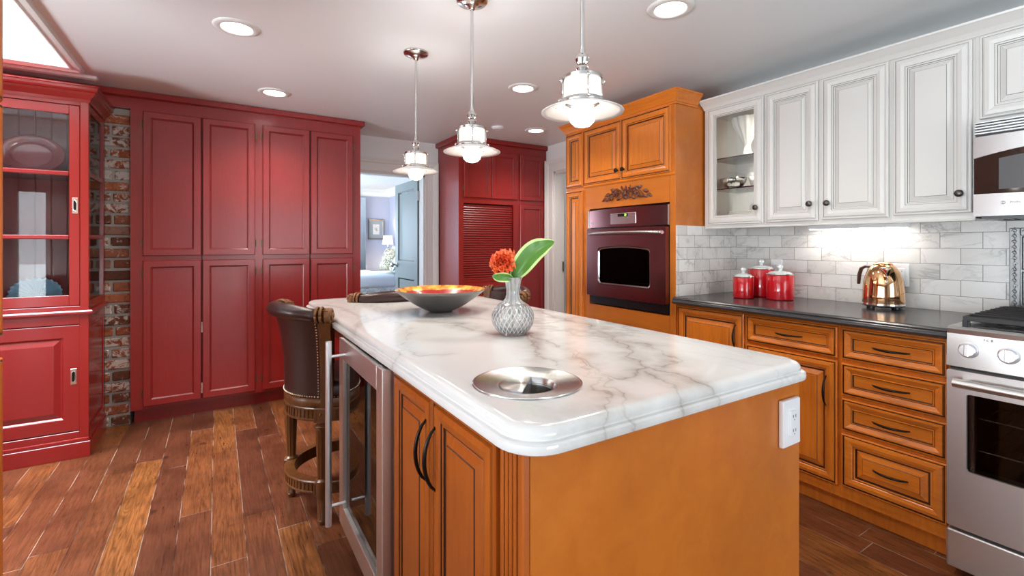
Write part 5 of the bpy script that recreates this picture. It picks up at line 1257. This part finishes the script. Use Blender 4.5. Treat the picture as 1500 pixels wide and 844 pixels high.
for layer, (cnt, ln, lift, w) in enumerate([(10, .052, -.25, .024), (10, .052, .05, .023), (9, .048, .35, .021), (8, .042, .75, .018), (6, .036, 1.3, .016), (5, .030, 2.4, .013)]):
    for k in range(cnt):
        a = 2*pi*k/cnt+layer*.55+rnd.uniform(-.15, .15); dr_ = (e1*cos(a)+e2*sin(a)+axis*lift).normalized(); nr = (axis-dr_*axis.dot(dr_)).normalized()
        petal(bm, fc-axis*.012, dr_, nr, ln*rnd.uniform(.9, 1.08), w, rnd.uniform(-.1, .25), 1 if layer in (4,) or rnd.random() < .12 else 0)
bm.transform(Matrix.Translation(-Vector((VX-.02, VY, .93)))); obj('petals', bm, ['petal', 'petal2'], t, smooth=True)
o0 = Vector((VX-.02, VY, .93))
obj('stem', T([p-o0 for p in (Vector((VX-.022, VY+.010, .931)), Vector((VX-.008, VY+.004, 1.0)), Vector((VX+.004, VY-.002, 1.07)), Vector((VX-.006, VY+.002, 1.125)), fc-axis*.02)], .0028, 8), 'stem', t, smooth=True)
def leaf(bm, ctrl, width, fold, tw=0, n=22, m=8, up0=None):
    pts = []
    for i in range(n+1):
        u = i/n; k = min(int(u*(len(ctrl)-1)), len(ctrl)-2); f_ = u*(len(ctrl)-1)-k
        P = [ctrl[max(k-1, 0)], ctrl[k], ctrl[k+1], ctrl[min(k+2, len(ctrl)-1)]]
        pts.append(.5*((2*P[1])+(P[2]-P[0])*f_+(2*P[0]-5*P[1]+4*P[2]-P[3])*f_**2+(-P[0]+3*P[1]-3*P[2]+P[3])*f_**3))
    g_ = []
    for i in range(n+1):
        u = i/n; tg_ = (pts[min(i+1, n)]-pts[max(i-1, 0)]).normalized(); sd = tg_.cross(up0 or toc).normalized(); nr = sd.cross(tg_)
        sd = (sd*cos(tw*u)+nr*sin(tw*u)); nr = sd.cross(tg_); w = width*max(.015, sin(pi*min(1, u**.85*1.0))**.75)
        g_.append([bm.verts.new(pts[i]+sd*(w*v)+nr*(fold*w*abs(v)+.003*sin(u*17+v*3)*abs(v))) for v in [j/m*2-1 for j in range(m+1)]])
    for i in range(n):
        for j in range(m): bm.faces.new((g_[i][j], g_[i][j+1], g_[i+1][j+1], g_[i+1][j])).material_index = 1 if j in (0, m-1) else 0
t = thing('variegated_leaf', 'large green leaf with cream margin reaching right out of the vase', 'leaf', (VX+.02, VY, .93)); o0 = Vector((VX+.02, VY, .93))
c_ = Vector((VX, VY, 0)); bm = bmesh.new()
leaf(bm, [c_+upv*1.115-o0+rt*.0, c_+rt*.030+upv*1.158-o0+toc*.01, c_+rt*.070+upv*1.205-o0+toc*.012, c_+rt*.115+upv*1.232-o0, c_+rt*.150+upv*1.247-o0], .040, .55, tw=.5)
obj('leaf_blade', bm, ['leafg', 'leafc'], t, smooth=True)
obj('stalk', T([Vector((.012, -.006, .001)), Vector((.0, -.004, .08)), Vector((-.012, 0, .15)), Vector((-.02, 0, .185))], .0026, 8), 'stem', t, smooth=True)
t = thing('small_leaf', 'small green leaf under the orange flower at the vase mouth', 'leaf', (VX, VY, .93)); o0 = Vector((VX, VY, .93))
bm = bmesh.new(); leaf(bm, [c_+upv*1.118-o0+toc*.02, c_-rt*.025+upv*1.122-o0+toc*.035, c_-rt*.055+upv*1.124-o0+toc*.04, c_-rt*.072+upv*1.130-o0+toc*.04], .017, .3)
obj('leaf_blade', bm, ['leafg', 'leafc'], t, smooth=True)
obj('stalk', T([Vector((.005, .012, .001)), Vector((.006, .006, .10)), Vector((-.004, -.010, .17)), Vector((-.008, -.016, .188))], .0022, 8), 'stem', t, smooth=True)
t = thing('carnation_bud', 'small orange bud hiding behind the vase mouth', 'flower', (VX+.01, VY+.01, .93)); o0 = Vector((VX+.01, VY+.01, .93))
bm = bmesh.new(); bc = c_+rt*.040-toc*.045+upv*1.137-o0
for k in range(12):
    a = k*2.4; dr_ = (rt*cos(a)*.7+upv*.9+toc*sin(a)*.7).normalized(); petal(bm, bc, dr_, (upv.cross(dr_)).normalized(), .026, .012, .2, 0)
obj('petals', bm, 'petal', t, smooth=True)
obj('stem', T([Vector((0, 0, .001)), Vector((-.012, -.008, .14)), Vector((-.005, 0, .185)), bc], .002, 8), 'stem', t, smooth=True)

# ------------------------------------------------------------------ canisters and kettle on the worktop
def canister(label, x, y, r, h):
    t = thing('canister', label, 'canister', (x, y, .9152), 0, 'red canisters')
    obj('body', L([(0, 0), (r-.006, 0), (r-.001, .004), (r, .010), (r, h-.004), (r-.002, h), (0, h)], 56), 'redcan', t, auto=40)
    obj('lid_rim', L([(r-.010, h), (r+.001, h), (r+.0025, h+.003), (r+.001, h+.008), (r-.008, h+.009)], 56, cap=True), 'chrome', t, smooth=False)
    obj('lid_dome', L([(r-.008, h+.009), (r*.72, h+.016), (r*.4, h+.021), (.010, h+.023), (0, h+.023)], 48, cap=False), 'lidglass', t, smooth=True)
    bm = L([(0, h+.021), (.010, h+.022), (.006, h+.028), (.012, h+.036), (.017, h+.044), (.015, h+.052), (.008, h+.057), (0, h+.058)], 10); obj('lid_knob', bm, 'lidglass', t)
M['lidglass'] = mat('lid_glass', (.78, .82, .82), .08, coat=.5, metal=.3)
canister('small red canister, shortest of the three, nearest the oven tower', 2.690, 1.662, .0575, .126)
canister('tallest red canister standing at the back between two others', 2.868, 1.655, .074, .170)
canister('wide red canister on the kettle side of the group', 2.790, 1.497, .072, .146)
t = thing('kettle', 'polished copper kettle with brown handle near the range', 'kettle', (2.862, 1.020, .9152), 0)
kf = lambda a, z: 1
obj('kettle_body', L([(0, .026), (.086, .026), (.0875, .032), (.087, .065), (.084, .110), (.078, .150), (.068, .182), (.056, .204), (.044, .216), (.028, .223), (0, .227)], 72), 'copper', t, smooth=True)
obj('base', L([(0, .010), (.078, .010), (.087, .014), (.0905, .020), (.0895, .027), (.084, .030), (0, .030)], 64), 'chrome', t, auto=35)
for k in range(4):
    a = pi/4+k*pi/2+.45; obj('foot', L([(0, 0), (.012, 0), (.013, .003), (.012, .014), (0, .014)], 16, c=(.072*cos(a), .072*sin(a), 0)), 'black', t)
obj('lid', L([(0, .226), (.038, .2190), (.042, .2175), (.040, .224), (.030, .231), (.012, .234), (0, .235)], 40), 'copper', t, smooth=True)
M['bronzegrip'] = mat('brown_grip', (.10, .040, .028), .3)
hd = (Vector((.15, 1, 0)).normalized()); pts = [hd*.050+upv*.205, hd*.080+upv*.209, hd*.102+upv*.197, hd*.112+upv*.165, hd*.116+upv*.115]
obj('handle', T(pts, [.010, .011, .012, .012, .010], 12, flat=.7), 'bronzegrip', t, smooth=True)
sd_ = Vector((-.80, -.42, 0)).normalized(); pn = upv.cross(sd_)
bm = bmesh.new(); A = [sd_*.052+upv*.208+pn*.026, sd_*.052+upv*.208-pn*.026, sd_*.100+upv*.198, sd_*.086+upv*.122]
V = [bm.verts.new(p) for p in A]; v0 = bm.verts.new(sd_*.05+upv*.13)
for q in ((0, 1, 2), (0, 2, 3), (1, 3, 2), (0, 3, 4), (1, 4, 3), (0, 4, 1)):
    VV = V+[v0]; bm.faces.new([VV[i] for i in q])
bmesh.ops.bevel(bm, geom=bm.edges[:], offset=.003, segments=2, affect='EDGES'); obj('spout', bm, 'chrome', t, auto=40)

# ------------------------------------------------------------------ bedroom beyond the doorway
t = thing('framed_print', 'framed botanical print on the bedroom wall', 'picture', (2.61, 9.118, 1.525))
bm = bmesh.new()
panel(bm, -.155, -.196, .155, .196, [(0, 0, 0), (0, .018, 0), (.006, .024, 0), (.022, .018, 0), (.028, .012, 0), (.028, 0, 0)], 0, cap=False); M['antique'] = mat('antique_silver_frame', (.24, .21, .18), .35, metal=.5); obj('frame', bm, 'antique', t)
M['mat1'] = mat('grey_mat_board', (.36, .37, .38), .8); M['paper'] = mat('ivory_paper', (.76, .73, .66), .8)
obj('mat_board', B(-.128, -.006, -.169, .128, -.002, .169), 'mat1', t); o = obj('print', B(-.062, -.009, -.098, .062, -.005, .098), 'paper', t)
bm = bmesh.new(); rnd = random.Random(2)
for k in range(26): ball(bm, (rnd.gauss(0, .018), -.0095, rnd.gauss(.004, .032)), rnd.uniform(.004, .009), 8, 4, sc=(1, .1, 1), mat=rnd.choice((0, 1)))
M['ink2'] = mat('ochre_ink', (.40, .24, .10), .8); obj('drawing', bm, ['ink2', 'mat1'], o)
t = thing('wall_lamp', 'lit swing arm wall lamp with pale shade by the bed', 'lamp', (2.868, 8.70, 1.20))
obj('backplate', B(-.012, -.03, -.08, 0, .03, .08, bev=.004), 'nickel', t)
obj('arm', T([(-.01, 0, -.03), (-.10, -.02, -.05), (-.165, -.02, -.04), (-.165, -.02, .05)], .006, 8), 'nickel', t, smooth=True)
obj('lamp_shade', L([(.098, .035), (.100, .035), (.074, .200), (.072, .200), (.098, .035)], 36, c=(-.165, -.02, 0), cap=False), 'shadefab', t, smooth=True)
d = bpy.data.lights.new('wall_lamp_bulb', 'POINT'); d.energy = 9; d.color = (1, .78, .5); d.shadow_soft_size = .03; o = bpy.data.objects.new('wall_lamp_bulb', d); COL.objects.link(o); o.location = (2.70, 8.68, 1.32)
def floral(name, base, c1, c2, sc):
    m, n, l, b = newmat(name); tc = n.new('ShaderNodeTexCoord'); t_ = n.new('ShaderNodeTexNoise'); t_.inputs['Scale'].default_value = sc; t_.inputs['Detail'].default_value = 3; t_.inputs['Distortion'].default_value = 1.5; l.new(tc.outputs['Object'], t_.inputs['Vector'])
    r = ramp(n, [(.40, c1), (.46, base), (.56, base), (.60, c2)]); l.new(t_.outputs[0], r.inputs[0]); l.new(r.outputs[0], b.inputs['Base Color']); b.inputs['Roughness'].default_value = .9; return m
M['spread'] = floral('floral_bedspread', (.62, .66, .64), (.10, .13, .12), (.45, .52, .50), 9); M['pillowleaf'] = floral('leaf_print_cotton', (.55, .52, .42), (.09, .07, .03), (.28, .22, .10), 11); M['linen'] = mat('pale_linen', (.72, .78, .82), .9)
t = thing('bed', 'bed with floral spread and pale top sheet seen through the doorway', 'bed', (1.75, 8.0, 0))
bm = bmesh.new(); box(bm, -1.0, -.78, .30, 1.05, .80, .74, bev=.06, seg=3); obj('mattress', bm, 'linen', t, auto=50)
bm = bmesh.new(); box(bm, -1.02, -.80, .05, 1.00, -.785, .70, bev=.005); box(bm, -1.03, -.80, .05, -1.015, .80, .70, bev=.005); obj('bed_skirt', bm, 'spread', t)
bm = bmesh.new(); box(bm, -1.03, -.82, .56, .62, .82, .765, bev=.05, seg=3); obj('top_cover', bm, 'linen', t, auto=50)
obj('headboard', B(1.06, -.80, .0, 1.11, .82, 1.20, bev=.02, seg=2), 'walnut', t)
def cushion(label, loc, rot, sx, sy, sz, m):
    bm = bmesh.new(); bmesh.ops.create_grid(bm, x_segments=14, y_segments=14, size=1)
    geo = bm.faces[:]; top_ = {}
    for v in bm.verts: pass
    bm2 = bmesh.new(); G = {}
    n = 14
    for s_ in (1, -1):
        for i in range(n+1):
            for j in range(n+1):
                u, v = i/n*2-1, j/n*2-1; e = max(abs(u), abs(v)) == 1
                if s_ < 0 and e: G[s_, i, j] = G[1, i, j]; continue
                h_ = ((1-u**4)*(1-v**4))**.5; pin = 1-.08*(1-abs(u))*(abs(v)**3)-.0
                G[s_, i, j] = bm2.verts.new((u*sx/2*(1-.07*(1-v*v)*abs(u)), v*sy/2*(1-.07*(1-u*u)*abs(v)), s_*sz/2*h_))
    for s_ in (1, -1):
        for i in range(n):
            for j in range(n): bm2.faces.new((G[s_, i, j], G[s_, i+1, j], G[s_, i+1, j+1], G[s_, i, j+1]))
    bm.free(); return tag(obj('pillow', bm2, m, loc=loc, rot=rot, smooth=True), label, 'pillow')
cushion('leaf print pillow leaning on the bed in the bedroom', (2.49, 7.86, .985), (0, radians(-68), radians(12)), .42, .46, .16, 'pillowleaf')
cushion('pale blue pillow behind the leaf print one', (2.64, 8.0, 1.0), (0, radians(-76), 0), .45, .60, .16, 'linen')
cushion('floral pillow standing lowest at the front of the bed head', (2.48, 7.46, .930), (0, radians(-62), radians(-8)), .34, .38, .14, 'spread')
bm = bmesh.new(); pts = []
for k in range(60): pts.append((2.17+.22*k/59, 9.04+.022*sin(k*.95)))
vs = [[bm.verts.new((x, y, z)) for x, y in pts] for z in (.05, 2.12)]
for k in range(59): bm.faces.new((vs[0][k], vs[0][k+1], vs[1][k+1], vs[1][k]))
bmesh.ops.solidify(bm, geom=bm.faces[:], thickness=.003); M['sheer'] = mat('white_curtain', (.82, .86, .90), .9); tag(obj('curtain', bm, 'sheer', smooth=True), 'white curtain hanging by the bedroom window', 'curtain')
